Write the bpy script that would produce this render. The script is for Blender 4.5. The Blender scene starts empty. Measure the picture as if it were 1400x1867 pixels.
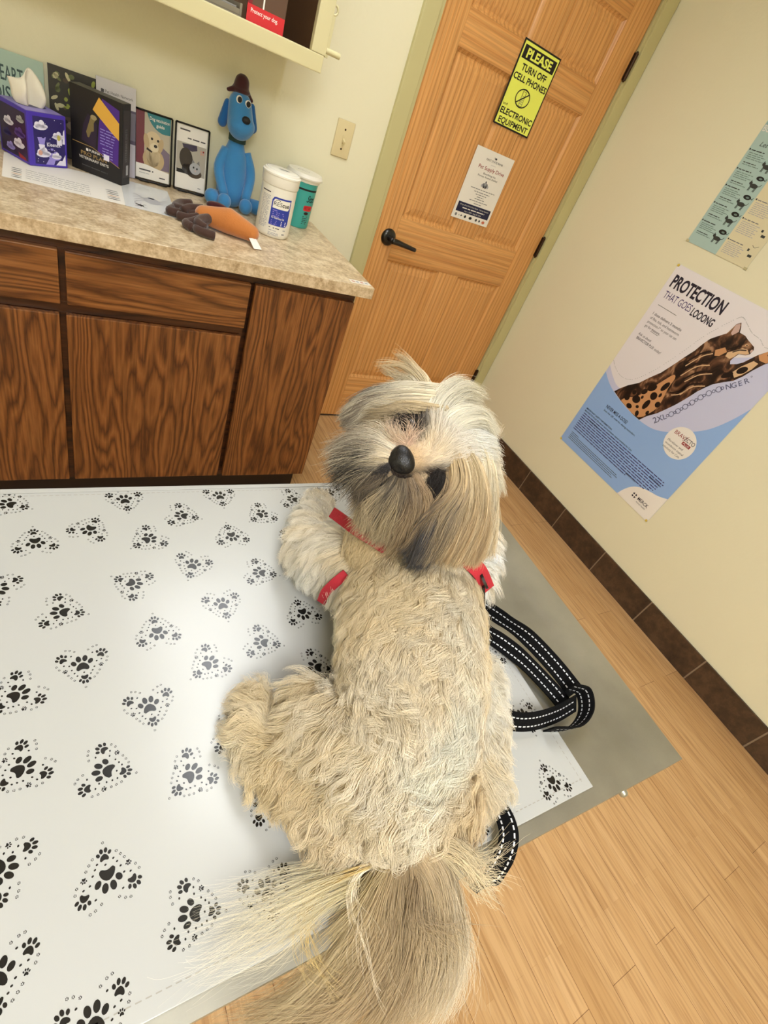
import bpy, bmesh, math, random
import numpy as np
from mathutils import Vector, Matrix, kdtree
random.seed(7)
rng = np.random.default_rng(11)
PI = math.pi
SC = bpy.context.scene
COL = SC.collection

# ------------------------------------------------------------------ camera, light, exposure
cam_data = bpy.data.cameras.new('camera')
cam = bpy.data.objects.new('camera', cam_data)
COL.objects.link(cam)
cam_data.sensor_fit = 'VERTICAL'
cam_data.sensor_height = 36.0
cam_data.lens = 17.656
cam_data.clip_start = 0.02
CAM_R = Matrix(((0.8421, -0.4233, 0.3341), (0.0633, 0.6929, 0.7183), (-0.5355, -0.5837, 0.6103)))
mw = CAM_R.transposed().to_4x4()
mw.translation = Vector((-2.1983, -2.0956, 1.3977))
cam.matrix_world = mw
SC.camera = cam

SC.view_settings.view_transform = 'Standard'
SC.view_settings.look = 'None'
SC.view_settings.gamma = 1.0
SC.view_settings.exposure = 0.0
SC.view_settings.use_curve_mapping = False

world = bpy.data.worlds.new('world')
SC.world = world
world.use_nodes = True
world.node_tree.nodes['Background'].inputs[0].default_value = (0.9, 0.85, 0.75, 1)
world.node_tree.nodes['Background'].inputs[1].default_value = 0.05

LIGHT_COLOUR = (0.965, 0.985, 1.0)
LIGHT_STRENGTH = 9.2                 # ceiling light above the counter end
FILL_STRENGTH = 29.0                # added fill panel on the ceiling, out of view at the back
CEIL = 2.5

# ------------------------------------------------------------------ helpers
def lin(c):
    c = c / 255.0
    return c / 12.92 if c <= 0.04045 else ((c + 0.055) / 1.055) ** 2.4

def rgb(r, g, b):
    return (lin(r), lin(g), lin(b), 1.0)

def new_mat(name):
    m = bpy.data.materials.new(name)
    m.use_nodes = True
    nt = m.node_tree
    return m, nt, nt.nodes['Principled BSDF']

def plain(name, c, rough=0.5, metal=0.0, spec=0.5, bump=0.0, bscale=80.0, sheen=0.0, coat=0.0):
    m, nt, b = new_mat(name)
    b.inputs['Base Color'].default_value = rgb(*c)
    b.inputs['Roughness'].default_value = rough
    b.inputs['Metallic'].default_value = metal
    b.inputs['Specular IOR Level'].default_value = spec
    b.inputs['Sheen Weight'].default_value = sheen
    b.inputs['Coat Weight'].default_value = coat
    if bump:
        t = nt.nodes.new('ShaderNodeTexCoord')
        n = nt.nodes.new('ShaderNodeTexNoise')
        n.inputs['Scale'].default_value = bscale
        n.inputs['Detail'].default_value = 4
        bp = nt.nodes.new('ShaderNodeBump')
        bp.inputs['Strength'].default_value = bump
        bp.inputs['Distance'].default_value = 0.004
        nt.links.new(t.outputs['Object'], n.inputs['Vector'])
        nt.links.new(n.outputs['Fac'], bp.inputs['Height'])
        nt.links.new(bp.outputs['Normal'], b.inputs['Normal'])
    return m

def ramp(nt, stops):
    r = nt.nodes.new('ShaderNodeValToRGB')
    el = r.color_ramp.elements
    while len(el) < len(stops):
        el.new(0.5)
    for e, (p, c) in zip(el, stops):
        e.position = p
        e.color = rgb(*c)
    return r

def mapping(nt, scale, rand_offset=False, rot=(0, 0, 0)):
    t = nt.nodes.new('ShaderNodeTexCoord')
    mp = nt.nodes.new('ShaderNodeMapping')
    mp.inputs['Scale'].default_value = scale
    mp.inputs['Rotation'].default_value = rot
    src = t.outputs['Object']
    if rand_offset:
        oi = nt.nodes.new('ShaderNodeObjectInfo')
        ml = nt.nodes.new('ShaderNodeMath'); ml.operation = 'MULTIPLY'; ml.inputs[1].default_value = 37.0
        ad = nt.nodes.new('ShaderNodeVectorMath'); ad.operation = 'ADD'
        nt.links.new(oi.outputs['Random'], ml.inputs[0])
        nt.links.new(src, ad.inputs[0]); nt.links.new(ml.outputs[0], ad.inputs[1])
        src = ad.outputs[0]
    nt.links.new(src, mp.inputs['Vector'])
    return mp

def grain_wood(name, light, mid, dark, horizontal=False, freq=9.0, nscale=(3.2, 3.2, 0.42), rough=0.4, pore=0.35, straight=0.0, coat=0.15, feather=0.0, band=(0.16, 0.55, 0.9)):
    """Contour lines of a stretched noise: cathedral grain; straight > 0 mixes in even vertical lines."""
    m, nt, b = new_mat(name)
    L = nt.links.new
    sc = nscale if not horizontal else (nscale[2], nscale[1], nscale[0])
    mp = mapping(nt, sc, True)
    n = nt.nodes.new('ShaderNodeTexNoise')
    n.inputs['Scale'].default_value = 1.6
    n.inputs['Detail'].default_value = 2.2
    n.inputs['Roughness'].default_value = 0.45
    L(mp.outputs[0], n.inputs['Vector'])
    mul = nt.nodes.new('ShaderNodeMath'); mul.operation = 'MULTIPLY'; mul.inputs[1].default_value = freq
    L(n.outputs['Fac'], mul.inputs[0])
    last = mul.outputs[0]
    if straight:
        sx = nt.nodes.new('ShaderNodeSeparateXYZ')
        L(mp.outputs[0], sx.inputs[0])
        sm = nt.nodes.new('ShaderNodeMath'); sm.operation = 'MULTIPLY'; sm.inputs[1].default_value = straight
        L(sx.outputs[2 if horizontal else 0], sm.inputs[0])
        ad = nt.nodes.new('ShaderNodeMath'); ad.operation = 'ADD'
        L(last, ad.inputs[0]); L(sm.outputs[0], ad.inputs[1])
        last = ad.outputs[0]
    if feather:
        mpf = mapping(nt, (60.0, 60.0, 7.0) if not horizontal else (7.0, 60.0, 60.0), True)
        nf = nt.nodes.new('ShaderNodeTexNoise'); nf.inputs['Scale'].default_value = 1.4; nf.inputs['Detail'].default_value = 3
        L(mpf.outputs[0], nf.inputs['Vector'])
        mf = nt.nodes.new('ShaderNodeMath'); mf.operation = 'MULTIPLY_ADD'; mf.inputs[1].default_value = feather
        L(nf.outputs['Fac'], mf.inputs[0]); L(last, mf.inputs[2])
        last = mf.outputs[0]
    fr = nt.nodes.new('ShaderNodeMath'); fr.operation = 'FRACT'
    L(last, fr.inputs[0])
    r = ramp(nt, [(0.0, dark), (band[0], mid), (band[1], light), (band[2], mid), (1.0, dark)])
    L(fr.outputs[0], r.inputs[0])
    ps = (130.0, 130.0, 3.0) if not horizontal else (3.0, 130.0, 130.0)
    mp2 = mapping(nt, ps, True)
    n2 = nt.nodes.new('ShaderNodeTexNoise')
    n2.inputs['Scale'].default_value = 1.5
    n2.inputs['Detail'].default_value = 3
    L(mp2.outputs[0], n2.inputs['Vector'])
    r2 = ramp(nt, [(0.35, (90, 80, 70)), (0.62, (255, 255, 255))])
    L(n2.outputs['Fac'], r2.inputs[0])
    mx = nt.nodes.new('ShaderNodeMix'); mx.data_type = 'RGBA'; mx.blend_type = 'MULTIPLY'
    mx.inputs['Factor'].default_value = pore
    L(r.outputs[0], mx.inputs['A']); L(r2.outputs[0], mx.inputs['B'])
    L(mx.outputs['Result'], b.inputs['Base Color'])
    b.inputs['Roughness'].default_value = rough
    b.inputs['Coat Weight'].default_value = coat
    b.inputs['Coat Roughness'].default_value = 0.25
    bp = nt.nodes.new('ShaderNodeBump'); bp.inputs['Strength'].default_value = 0.12; bp.inputs['Distance'].default_value = 0.002
    L(n2.outputs['Fac'], bp.inputs['Height']); L(bp.outputs[0], b.inputs['Normal'])
    return m

def link(o, parent=None):
    COL.objects.link(o)
    if parent is not None:
        o.parent = parent
    return o

def finish(bm, name, mats, parent=None, smooth=False, matrix=None, angle=None):
    me = bpy.data.meshes.new(name)
    bmesh.ops.recalc_face_normals(bm, faces=bm.faces[:])
    bm.to_mesh(me)
    bm.free()
    for m in (mats if isinstance(mats, (list, tuple)) else [mats]):
        me.materials.append(m)
    if smooth:
        me.polygons.foreach_set('use_smooth', [True] * len(me.polygons))
    if angle is not None:
        me.polygons.foreach_set('use_smooth', [True] * len(me.polygons))
        me.set_sharp_from_angle(angle=angle)
    o = bpy.data.objects.new(name, me)
    link(o, parent)
    if matrix is not None:
        o.matrix_basis = matrix
    return o

def tag(o, label=None, category=None, group=None, kind=None):
    for k, v in (('label', label), ('category', category), ('group', group), ('kind', kind)):
        if v:
            o[k] = v
    return o

def empty(name, loc, rz=0.0, label=None, category=None, group=None, kind=None, matrix=None):
    o = bpy.data.objects.new(name, None)
    o.empty_display_size = 0.05
    COL.objects.link(o)
    if matrix is not None:
        o.matrix_basis = matrix
    else:
        o.location = loc
        o.rotation_euler = (0, 0, rz)
    return tag(o, label, category, group, kind)

def box(bm, x0, x1, y0, y1, z0, z1, bev=0.0, mi=0, seg=2):
    b2 = bmesh.new()
    vs = [b2.verts.new((x, y, z)) for z in (z0, z1) for y in (y0, y1) for x in (x0, x1)]
    for f in ((0, 2, 3, 1), (4, 5, 7, 6), (0, 1, 5, 4), (2, 6, 7, 3), (0, 4, 6, 2), (1, 3, 7, 5)):
        b2.faces.new([vs[i] for i in f])
    if bev:
        bmesh.ops.bevel(b2, geom=b2.edges[:], offset=bev, segments=seg, profile=0.6, affect='EDGES')
    merge(bm, b2, mi)

def merge(bm, b2, mi=None, M=None):
    mp = {}
    for v in b2.verts:
        mp[v] = bm.verts.new(M @ v.co if M is not None else v.co)
    for f in b2.faces:
        try:
            nf = bm.faces.new([mp[v] for v in f.verts])
            nf.material_index = f.material_index if mi is None else mi
            nf.smooth = f.smooth
        except ValueError:
            pass
    b2.free()

def lathe(bm, prof, c=(0, 0, 0), axis='Z', n=40, mi=0, M=None):
    """prof: list of (r, h)."""
    b2 = bmesh.new()
    rings = []
    for r, h in prof:
        if r < 1e-6:
            rings.append([b2.verts.new((0, 0, h))])
        else:
            rings.append([b2.verts.new((r * math.cos(2 * PI * i / n), r * math.sin(2 * PI * i / n), h)) for i in range(n)])
    for a, b in zip(rings, rings[1:]):
        for i in range(n):
            j = (i + 1) % n
            if len(a) == 1 and len(b) == 1:
                continue
            if len(a) == 1:
                b2.faces.new((a[0], b[i], b[j]))
            elif len(b) == 1:
                b2.faces.new((a[i], b[0], a[j]))
            else:
                b2.faces.new((a[i], b[i], b[j], a[j]))
    R = {'Z': Matrix.Identity(4), 'X': Matrix.Rotation(PI / 2, 4, 'Y'), 'Y': Matrix.Rotation(PI / 2, 4, 'X')}[axis]
    T = Matrix.Translation(c) @ (M if M is not None else R)
    merge(bm, b2, mi, T)

def ball(bm, c, r, mi=0, seg=20, M=None):
    b2 = bmesh.new()
    bmesh.ops.create_uvsphere(b2, u_segments=seg, v_segments=max(8, seg // 2), radius=1.0)
    r = r if isinstance(r, (tuple, list)) else (r, r, r)
    T = Matrix.Translation(c) @ (M if M is not None else Matrix.Identity(4)) @ Matrix.Diagonal((*r, 1))
    merge(bm, b2, mi, T)

def spline(pts, n):
    """Catmull-Rom through pts (k,3) sampled at n even parameters."""
    P = np.asarray(pts, float)
    if len(P) == 2:
        t = np.linspace(0, 1, n)[:, None]
        return P[0] * (1 - t) + P[1] * t
    E = np.vstack([2 * P[0] - P[1], P, 2 * P[-1] - P[-2]])
    k = len(P) - 1
    u = np.linspace(0, k - 1e-6, n)
    i = u.astype(int); f = (u - i)[:, None]
    p0, p1, p2, p3 = E[i], E[i + 1], E[i + 2], E[i + 3]
    return 0.5 * (2 * p1 + (p2 - p0) * f + (2 * p0 - 5 * p1 + 4 * p2 - p3) * f ** 2 + (3 * p1 - p0 - 3 * p2 + p3) * f ** 3)

def tube(bm, pts, radii, n=10, mi=0, cap=True, steps=None):
    P = spline(pts, steps or max(2, 6 * (len(pts) - 1)))
    R = np.interp(np.linspace(0, 1, len(P)), np.linspace(0, 1, len(radii)), radii)
    up = Vector((0.13, 0.21, 0.97))
    rings = []
    for i, p in enumerate(P):
        t = Vector(P[min(i + 1, len(P) - 1)] - P[max(i - 1, 0)]).normalized()
        s = t.cross(up)
        if s.length < 1e-3:
            s = t.cross(Vector((1, 0, 0)))
        s.normalize(); w = s.cross(t); up = w
        rings.append([bm.verts.new(Vector(p) + (s * math.cos(2 * PI * k / n) + w * math.sin(2 * PI * k / n)) * R[i]) for k in range(n)])
    for a, b in zip(rings, rings[1:]):
        for k in range(n):
            f = bm.faces.new((a[k], a[(k + 1) % n], b[(k + 1) % n], b[k])); f.material_index = mi
    if cap:
        for r, p in ((rings[0], P[0]), (rings[-1], P[-1])):
            c = bm.verts.new(p)
            for k in range(n):
                f = bm.faces.new((r[k], r[(k + 1) % n], c)); f.material_index = mi

def ribbon(bm, pts, wid, width, thick=0.002, steps=60, mi=0, dash=None, dash_mi=1, dash_off=(0.0,), dash_len=0.006):
    """Strap along pts; wid: width direction per control point."""
    C = spline(pts, steps); W = spline(wid, steps)
    rows = []
    frames = []
    for i in range(steps):
        t = Vector(C[min(i + 1, steps - 1)] - C[max(i - 1, 0)]).normalized()
        w = Vector(W[i]); w = (w - t * w.dot(t)).normalized()
        nrm = t.cross(w).normalized()
        c = Vector(C[i])
        frames.append((c, w, nrm))
        h, k = width / 2, thick / 2
        rows.append([bm.verts.new(c + w * a + nrm * b) for a, b in ((-h, -k * .4), (-h * .94, k), (h * .94, k), (h, -k * .4), (h * .94, -k), (-h * .94, -k))])
    for a, b in zip(rows, rows[1:]):
        for k in range(6):
            f = bm.faces.new((a[k], a[(k + 1) % 6], b[(k + 1) % 6], b[k])); f.material_index = mi; f.smooth = False
    for r in (rows[0], rows[-1]):
        f = bm.faces.new(r); f.material_index = mi
    if dash:
        L = np.concatenate([[0], np.cumsum(np.linalg.norm(np.diff(C, axis=0), axis=1))])
        tot = L[-1]
        def frame_at(s):
            i = min(int(np.searchsorted(L, s)), steps - 1)
            i = max(1, i)
            f = (s - L[i - 1]) / max(1e-9, L[i] - L[i - 1])
            a, b = frames[i - 1], frames[i]
            return a[0].lerp(b[0], f), a[1].lerp(b[1], f), a[2].lerp(b[2], f)
        for off in dash_off:
            s = 0.002
            while s + dash_len < tot:
                A = frame_at(s); B = frame_at(s + dash_len * .62)
                for sgn in (1, -1):
                    q = []
                    for (c, w, nn), sg in ((A, -1), (A, 1), (B, 1), (B, -1)):
                        q.append(bm.verts.new(c + w * (off + sg * 0.0008) + nn * sgn * (thick / 2 + 0.0003)))
                    f = bm.faces.new(q); f.material_index = dash_mi
                s += dash_len

def blob(name, prims, voxel, mats, parent=None, smooth_it=4, smooth_f=0.5):
    """Union of tapered capsules / ellipsoids as one continuous surface."""
    bm = bmesh.new()
    for p in prims:
        if p[0] == 'e':
            ball(bm, p[1], p[2], seg=28, M=p[3] if len(p) > 3 else None)
        else:
            a, b, ra, rb = Vector(p[0]), Vector(p[1]), p[2], p[3]
            d = b - a
            L = d.length
            q = d.to_track_quat('Z', 'Y').to_matrix().to_4x4() if L > 1e-6 else Matrix.Identity(4)
            prof = [(ra * math.sin(t), -ra * math.cos(t)) for t in np.linspace(0, PI / 2, 7)]
            prof += [(rb * math.cos(t), L + rb * math.sin(t)) for t in np.linspace(0, PI / 2, 7)]
            lathe(bm, prof, c=a, n=24, M=q)
    me = bpy.data.meshes.new(name)
    bm.normal_update()
    bm.to_mesh(me); bm.free()
    tmp = bpy.data.objects.new('tmp', me)
    COL.objects.link(tmp)
    m = tmp.modifiers.new('r', 'REMESH'); m.mode = 'VOXEL'; m.voxel_size = voxel
    if smooth_it:
        s = tmp.modifiers.new('s', 'SMOOTH'); s.factor = smooth_f; s.iterations = smooth_it
    dg = bpy.context.evaluated_depsgraph_get()
    dg.update()
    out = bpy.data.meshes.new_from_object(tmp.evaluated_get(dg))
    bpy.data.objects.remove(tmp)
    bpy.data.meshes.remove(me)
    out.name = name
    out.materials.clear()
    for mm in (mats if isinstance(mats, (list, tuple)) else [mats]):
        out.materials.append(mm)
    out.polygons.foreach_set('use_smooth', [True] * len(out.polygons))
    o = bpy.data.objects.new(name, out)
    return link(o, parent)

# flat printed matter: sheets with ink layers, built in local XY, normal +Z
_txt = {}
def text_geo(s, bold=0.0):
    k = (s, bold)
    if k not in _txt:
        cu = bpy.data.curves.new('t', 'FONT')
        cu.body = s; cu.size = 1.0; cu.offset = bold; cu.resolution_u = 3
        cu.fill_mode = 'FRONT'
        ob = bpy.data.objects.new('t', cu)
        COL.objects.link(ob)
        dg = bpy.context.evaluated_depsgraph_get(); dg.update()
        me = bpy.data.meshes.new_from_object(ob.evaluated_get(dg))
        V = [(v.co.x, v.co.y) for v in me.vertices]
        F = [tuple(p.vertices) for p in me.polygons]
        bpy.data.objects.remove(ob); bpy.data.curves.remove(cu); bpy.data.meshes.remove(me)
        _txt[k] = (V, F)
    return _txt[k]

LZ = 0.00022
class Print:
    def __init__(s):
        s.bm = bmesh.new(); s.mats = []
    def mi(s, m):
        if m not in s.mats:
            s.mats.append(m)
        return s.mats.index(m)
    def poly(s, pts, m, layer=1):
        vs = [s.bm.verts.new((p[0], p[1], layer * LZ)) for p in pts]
        f = s.bm.faces.new(vs); f.material_index = s.mi(m)
    def rect(s, u0, v0, u1, v1, m, layer=1, n=1):
        for i in range(n):
            a = u0 + (u1 - u0) * i / n; b = u0 + (u1 - u0) * (i + 1) / n
            s.poly([(a, v0), (b, v0), (b, v1), (a, v1)], m, layer)
    def ell(s, cu, cv, ru, rv, m, layer=1, rot=0.0, n=20):
        c, q = math.cos(rot), math.sin(rot)
        s.poly([(cu + ru * math.cos(t) * c - rv * math.sin(t) * q, cv + ru * math.cos(t) * q + rv * math.sin(t) * c)
                for t in [2 * PI * i / n for i in range(n)]], m, layer)
    def ring(s, cu, cv, ru, rv, w, m, layer=1, n=28):
        for i in range(n):
            t0, t1 = 2 * PI * i / n, 2 * PI * (i + 1) / n
            s.poly([(cu + (ru - w) * math.cos(t0), cv + (rv - w) * math.sin(t0)), (cu + ru * math.cos(t0), cv + rv * math.sin(t0)),
                    (cu + ru * math.cos(t1), cv + rv * math.sin(t1)), (cu + (ru - w) * math.cos(t1), cv + (rv - w) * math.sin(t1))], m, layer)
    def line(s, pts, w, m, layer=1):
        for a, b in zip(pts, pts[1:]):
            dx, dy = b[0] - a[0], b[1] - a[1]
            l = math.hypot(dx, dy) or 1
            nx, ny = -dy / l * w / 2, dx / l * w / 2
            s.poly([(a[0] - nx, a[1] - ny), (b[0] - nx, b[1] - ny), (b[0] + nx, b[1] + ny), (a[0] + nx, a[1] + ny)], m, layer)
    def text(s, t, u, v, h, m, w=None, layer=2, bold=0.0, align='L', rot=0.0, slant=0.0):
        """u, v: baseline start; h: capital height; w: width to fit."""
        V, F = text_geo(t, bold)
        if not V:
            return
        x0 = min(p[0] for p in V); x1 = max(p[0] for p in V)
        sy = h / 0.70
        sx = w / (x1 - x0) if w else sy
        W = (x1 - x0) * sx
        off = {'L': 0, 'C': -W / 2, 'R': -W}[align]
        c, q = math.cos(rot), math.sin(rot)
        vs = []
        for p in V:
            a = (p[0] - x0) * sx + off + slant * p[1] * sy; b = p[1] * sy
            vs.append(s.bm.verts.new((u + a * c - b * q, v + a * q + b * c, layer * LZ)))
        k = s.mi(m)
        for f in F:
            try:
                nf = s.bm.faces.new([vs[i] for i in f]); nf.material_index = k
            except ValueError:
                pass
    def greek(s, u, v, w, h, m, layer=2, seed=0, align='L'):
        """A line of print too small to read in the photograph: short strokes with word gaps."""
        r = random.Random(seed * 977 + int(u * 1e4) * 31 + int(v * 1e4))
        x = u if align == 'L' else u - w / 2
        end = x + w
        while x < end:
            l = min(h * r.uniform(2.0, 6.5), end - x)
            s.rect(x, v, x + l, v + h * 0.62, m, layer)
            x += l + h * 0.7
    def sheet(s, w, h, m, t=0.0004, u0=0.0, v0=0.0):
        box(s.bm, u0, u0 + w, v0, v0 + h, -t, 0.0, mi=s.mi(m))
    def build(s, name, parent=None, matrix=None, warp=None):
        if warp:
            for v in s.bm.verts:
                v.co = Vector(warp(v.co))
        me = bpy.data.meshes.new(name)
        s.bm.normal_update()
        s.bm.to_mesh(me); s.bm.free()
        for m in s.mats:
            me.materials.append(m)
        o = bpy.data.objects.new(name, me)
        link(o, parent)
        if matrix is not None:
            o.matrix_basis = matrix
        return o

def frame(origin, xdir, ydir):
    x = Vector(xdir).normalized(); z = x.cross(Vector(ydir)).normalized(); y = z.cross(x)
    M = Matrix((x, y, z)).transposed().to_4x4()
    M.translation = Vector(origin)
    return M

def on_back(x, z, y=-0.001):
    return frame((x, y, z), (1, 0, 0), (0, 0, 1))

def on_right(y, z, x=-0.001):
    return frame((x, y, z), (0, -1, 0), (0, 0, 1))

# ------------------------------------------------------------------ materials
M_wall = plain('wall_paint', (232, 227, 198), 0.85, spec=0.2, bump=0.16, bscale=75)
M_ceil = plain('ceiling_paint', (240, 240, 236), 0.9, bump=0.2, bscale=120)
M_trim = plain('sage_trim_paint', (196, 188, 138), 0.45)
M_cream = plain('cream_cabinet_paint', (212, 204, 160), 0.4)
M_inside = plain('cabinet_inside', (92, 66, 42), 0.5)
M_black = plain('black_ink', (14, 13, 14), 0.6)
M_dark = plain('black_metal', (14, 13, 13), 0.32, 0.0, coat=0.3)
M_white = plain('white_paper', (236, 232, 224), 0.55)
M_whitep = plain('white_plastic', (236, 233, 222), 0.3)
M_grey = plain('grey_ink', (120, 120, 122), 0.6)
M_lgrey = plain('light_grey_ink', (176, 176, 180), 0.6)
M_almond = plain('almond_plastic', (220, 205, 160), 0.35)
M_bronze = plain('dark_bronze', (62, 44, 30), 0.35, 0.7)
M_brass = plain('worn_brass', (150, 112, 62), 0.35, 0.8)
M_pine_v = grain_wood('pine_vertical', (228, 170, 104), (220, 158, 90), (200, 138, 76), False, 2.2, (9.0, 9.0, 0.14), 0.38, 0.25, straight=5.0)
M_pine_h = grain_wood('pine_horizontal', (228, 170, 104), (220, 158, 90), (202, 140, 78), True, 3.4, (8.0, 8.0, 0.22), 0.38, 0.25, straight=3.6)
M_oak_v = grain_wood('oak_vertical', (148, 95, 50), (134, 82, 40), (86, 47, 22), False, 15.0, (5.2, 5.2, 0.80), 0.36, 0.4, straight=4.2, feather=1.0, band=(.26, .5, .72))
M_oak_h = grain_wood('oak_horizontal', (152, 99, 53), (138, 86, 42), (90, 50, 23), True, 11.0, (5.2, 5.2, 0.62), 0.36, 0.4, straight=7.0, feather=.8, band=(.26, .5, .72))
M_oak_dark = grain_wood('oak_frame', (84, 46, 20), (72, 38, 16), (44, 21, 8), True, 10.0, (4.0, 4.0, 0.4), 0.4, 0.5)
M_kick = plain('toe_kick_black', (30, 16, 10), 0.5)

def make_floor_mat():
    m, nt, b = new_mat('bamboo_floor')
    L = nt.links.new
    t = nt.nodes.new('ShaderNodeTexCoord')
    mp = nt.nodes.new('ShaderNodeMapping')
    mp.inputs['Rotation'].default_value = (0, 0, PI / 2)
    L(t.outputs['Object'], mp.inputs['Vector'])
    def brick(w, h, off, m_size, c1, c2, cm):
        k = nt.nodes.new('ShaderNodeTexBrick')
        k.offset = off; k.offset_frequency = 2; k.squash = 1.0
        k.inputs['Scale'].default_value = 1.0
        k.inputs['Brick Width'].default_value = w
        k.inputs['Row Height'].default_value = h
        k.inputs['Mortar Size'].default_value = m_size
        k.inputs['Mortar Smooth'].default_value = 0.3
        k.inputs['Bias'].default_value = 0.0
        k.inputs['Color1'].default_value = rgb(*c1); k.inputs['Color2'].default_value = rgb(*c2); k.inputs['Mortar'].default_value = rgb(*cm)
        L(mp.outputs[0], k.inputs['Vector'])
        return k
    k1 = brick(0.92, 0.095, 0.37, 0.0008, (212, 173, 126), (201, 161, 113), (132, 96, 62))
    k2 = brick(0.92, 0.0238, 0.5, 0.0004, (255, 255, 255), (238, 230, 218), (226, 214, 196))
    mx = nt.nodes.new('ShaderNodeMix'); mx.data_type = 'RGBA'; mx.blend_type = 'MULTIPLY'; mx.inputs['Factor'].default_value = 0.75
    L(k1.outputs['Color'], mx.inputs['A']); L(k2.outputs['Color'], mx.inputs['B'])
    mp2 = nt.nodes.new('ShaderNodeMapping'); mp2.inputs['Scale'].default_value = (110, 5, 1)
    L(t.outputs['Object'], mp2.inputs['Vector'])
    n = nt.nodes.new('ShaderNodeTexNoise'); n.inputs['Scale'].default_value = 1.2; n.inputs['Detail'].default_value = 4
    L(mp2.outputs[0], n.inputs['Vector'])
    r = ramp(nt, [(0.34, (170, 140, 105)), (0.55, (255, 255, 255))])
    L(n.outputs['Fac'], r.inputs[0])
    mx2 = nt.nodes.new('ShaderNodeMix'); mx2.data_type = 'RGBA'; mx2.blend_type = 'MULTIPLY'; mx2.inputs['Factor'].default_value = 0.4
    L(mx.outputs['Result'], mx2.inputs['A']); L(r.outputs[0], mx2.inputs['B'])
    L(mx2.outputs['Result'], b.inputs['Base Color'])
    b.inputs['Roughness'].default_value = 0.36
    b.inputs['Specular IOR Level'].default_value = 0.4
    return m
M_floor = make_floor_mat()

def speckle(name, a, bcol, c, s1=90, s2=26, rough=0.35):
    m, nt, b = new_mat(name)
    L = nt.links.new
    mp = mapping(nt, (1, 1, 1))
    n = nt.nodes.new('ShaderNodeTexNoise'); n.inputs['Scale'].default_value = s1; n.inputs['Detail'].default_value = 5; n.inputs['Roughness'].default_value = 0.7
    n2 = nt.nodes.new('ShaderNodeTexNoise'); n2.inputs['Scale'].default_value = s2; n2.inputs['Detail'].default_value = 3
    L(mp.outputs[0], n.inputs['Vector']); L(mp.outputs[0], n2.inputs['Vector'])
    ad = nt.nodes.new('ShaderNodeMath'); ad.operation = 'MULTIPLY_ADD'; ad.inputs[1].default_value = 0.55
    sc = nt.nodes.new('ShaderNodeMath'); sc.operation = 'MULTIPLY'; sc.inputs[1].default_value = 0.45
    L(n2.outputs['Fac'], sc.inputs[0]); L(n.outputs['Fac'], ad.inputs[0]); L(sc.outputs[0], ad.inputs[2])
    r = ramp(nt, [(0.36, c), (0.5, bcol), (0.6, a)])
    L(ad.outputs[0], r.inputs[0])
    L(r.outputs[0], b.inputs['Base Color'])
    b.inputs['Roughness'].default_value = rough
    return m
M_laminate = speckle('beige_laminate', (224, 206, 176), (204, 182, 148), (166, 140, 106))
M_tile = speckle('brown_tile', (88, 66, 48), (70, 52, 38), (50, 37, 28), 30, 8, 0.4)
M_grout = plain('grout', (146, 126, 102), 0.9)

def make_steel():
    m, nt, b = new_mat('brushed_steel')
    L = nt.links.new
    mp = mapping(nt, (1, 1, 1))
    n = nt.nodes.new('ShaderNodeTexNoise'); n.inputs['Scale'].default_value = 420; n.inputs['Detail'].default_value = 2
    n2 = nt.nodes.new('ShaderNodeTexNoise'); n2.inputs['Scale'].default_value = 7; n2.inputs['Detail'].default_value = 4
    L(mp.outputs[0], n.inputs['Vector']); L(mp.outputs[0], n2.inputs['Vector'])
    r = ramp(nt, [(0.3, (150, 148, 138)), (0.7, (182, 180, 168))])
    L(n2.outputs['Fac'], r.inputs[0]); L(r.outputs[0], b.inputs['Base Color'])
    b.inputs['Metallic'].default_value = 0.85
    mr = nt.nodes.new('ShaderNodeMapRange'); mr.inputs['To Min'].default_value = 0.36; mr.inputs['To Max'].default_value = 0.52
    L(n.outputs['Fac'], mr.inputs['Value']); L(mr.outputs[0], b.inputs['Roughness'])
    bp = nt.nodes.new('ShaderNodeBump'); bp.inputs['Strength'].default_value = 0.06; bp.inputs['Distance'].default_value = 0.001
    L(n.outputs['Fac'], bp.inputs['Height']); L(bp.outputs[0], b.inputs['Normal'])
    return m
M_steel = make_steel()
# ------------------------------------------------------------------ the room
XL, YF = -3.5, -4.2
DL, DR, DT = -1.006, -0.082, 2.035       # door slab edges
bm = bmesh.new(); box(bm, XL, 0.1, YF, 0.1, -0.1, 0.0); tag(finish(bm, 'floor', M_floor), kind='structure')
bm = bmesh.new(); box(bm, XL, 0.1, YF, 0.1, CEIL, CEIL + .1); tag(finish(bm, 'ceiling', M_ceil), kind='structure')
bm = bmesh.new()
box(bm, XL - .1, DL - .02, 0.0, 0.1, 0, CEIL); box(bm, DR + .02, 0.1, 0.0, 0.1, 0, CEIL); box(bm, DL - .02, DR + .02, 0.0, 0.1, DT + .02, CEIL)
tag(finish(bm, 'wall_back', M_wall), kind='structure')
bm = bmesh.new(); box(bm, 0.0, 0.1, YF, 0.0, 0, CEIL); tag(finish(bm, 'wall_right', M_wall), kind='structure')
bm = bmesh.new(); box(bm, XL - .1, XL, YF, 0.0, 0, CEIL); tag(finish(bm, 'wall_left', M_wall), kind='structure')
bm = bmesh.new(); box(bm, XL, 0.0, YF - .1, YF, 0, CEIL); tag(finish(bm, 'wall_front', M_wall), kind='structure')

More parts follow.
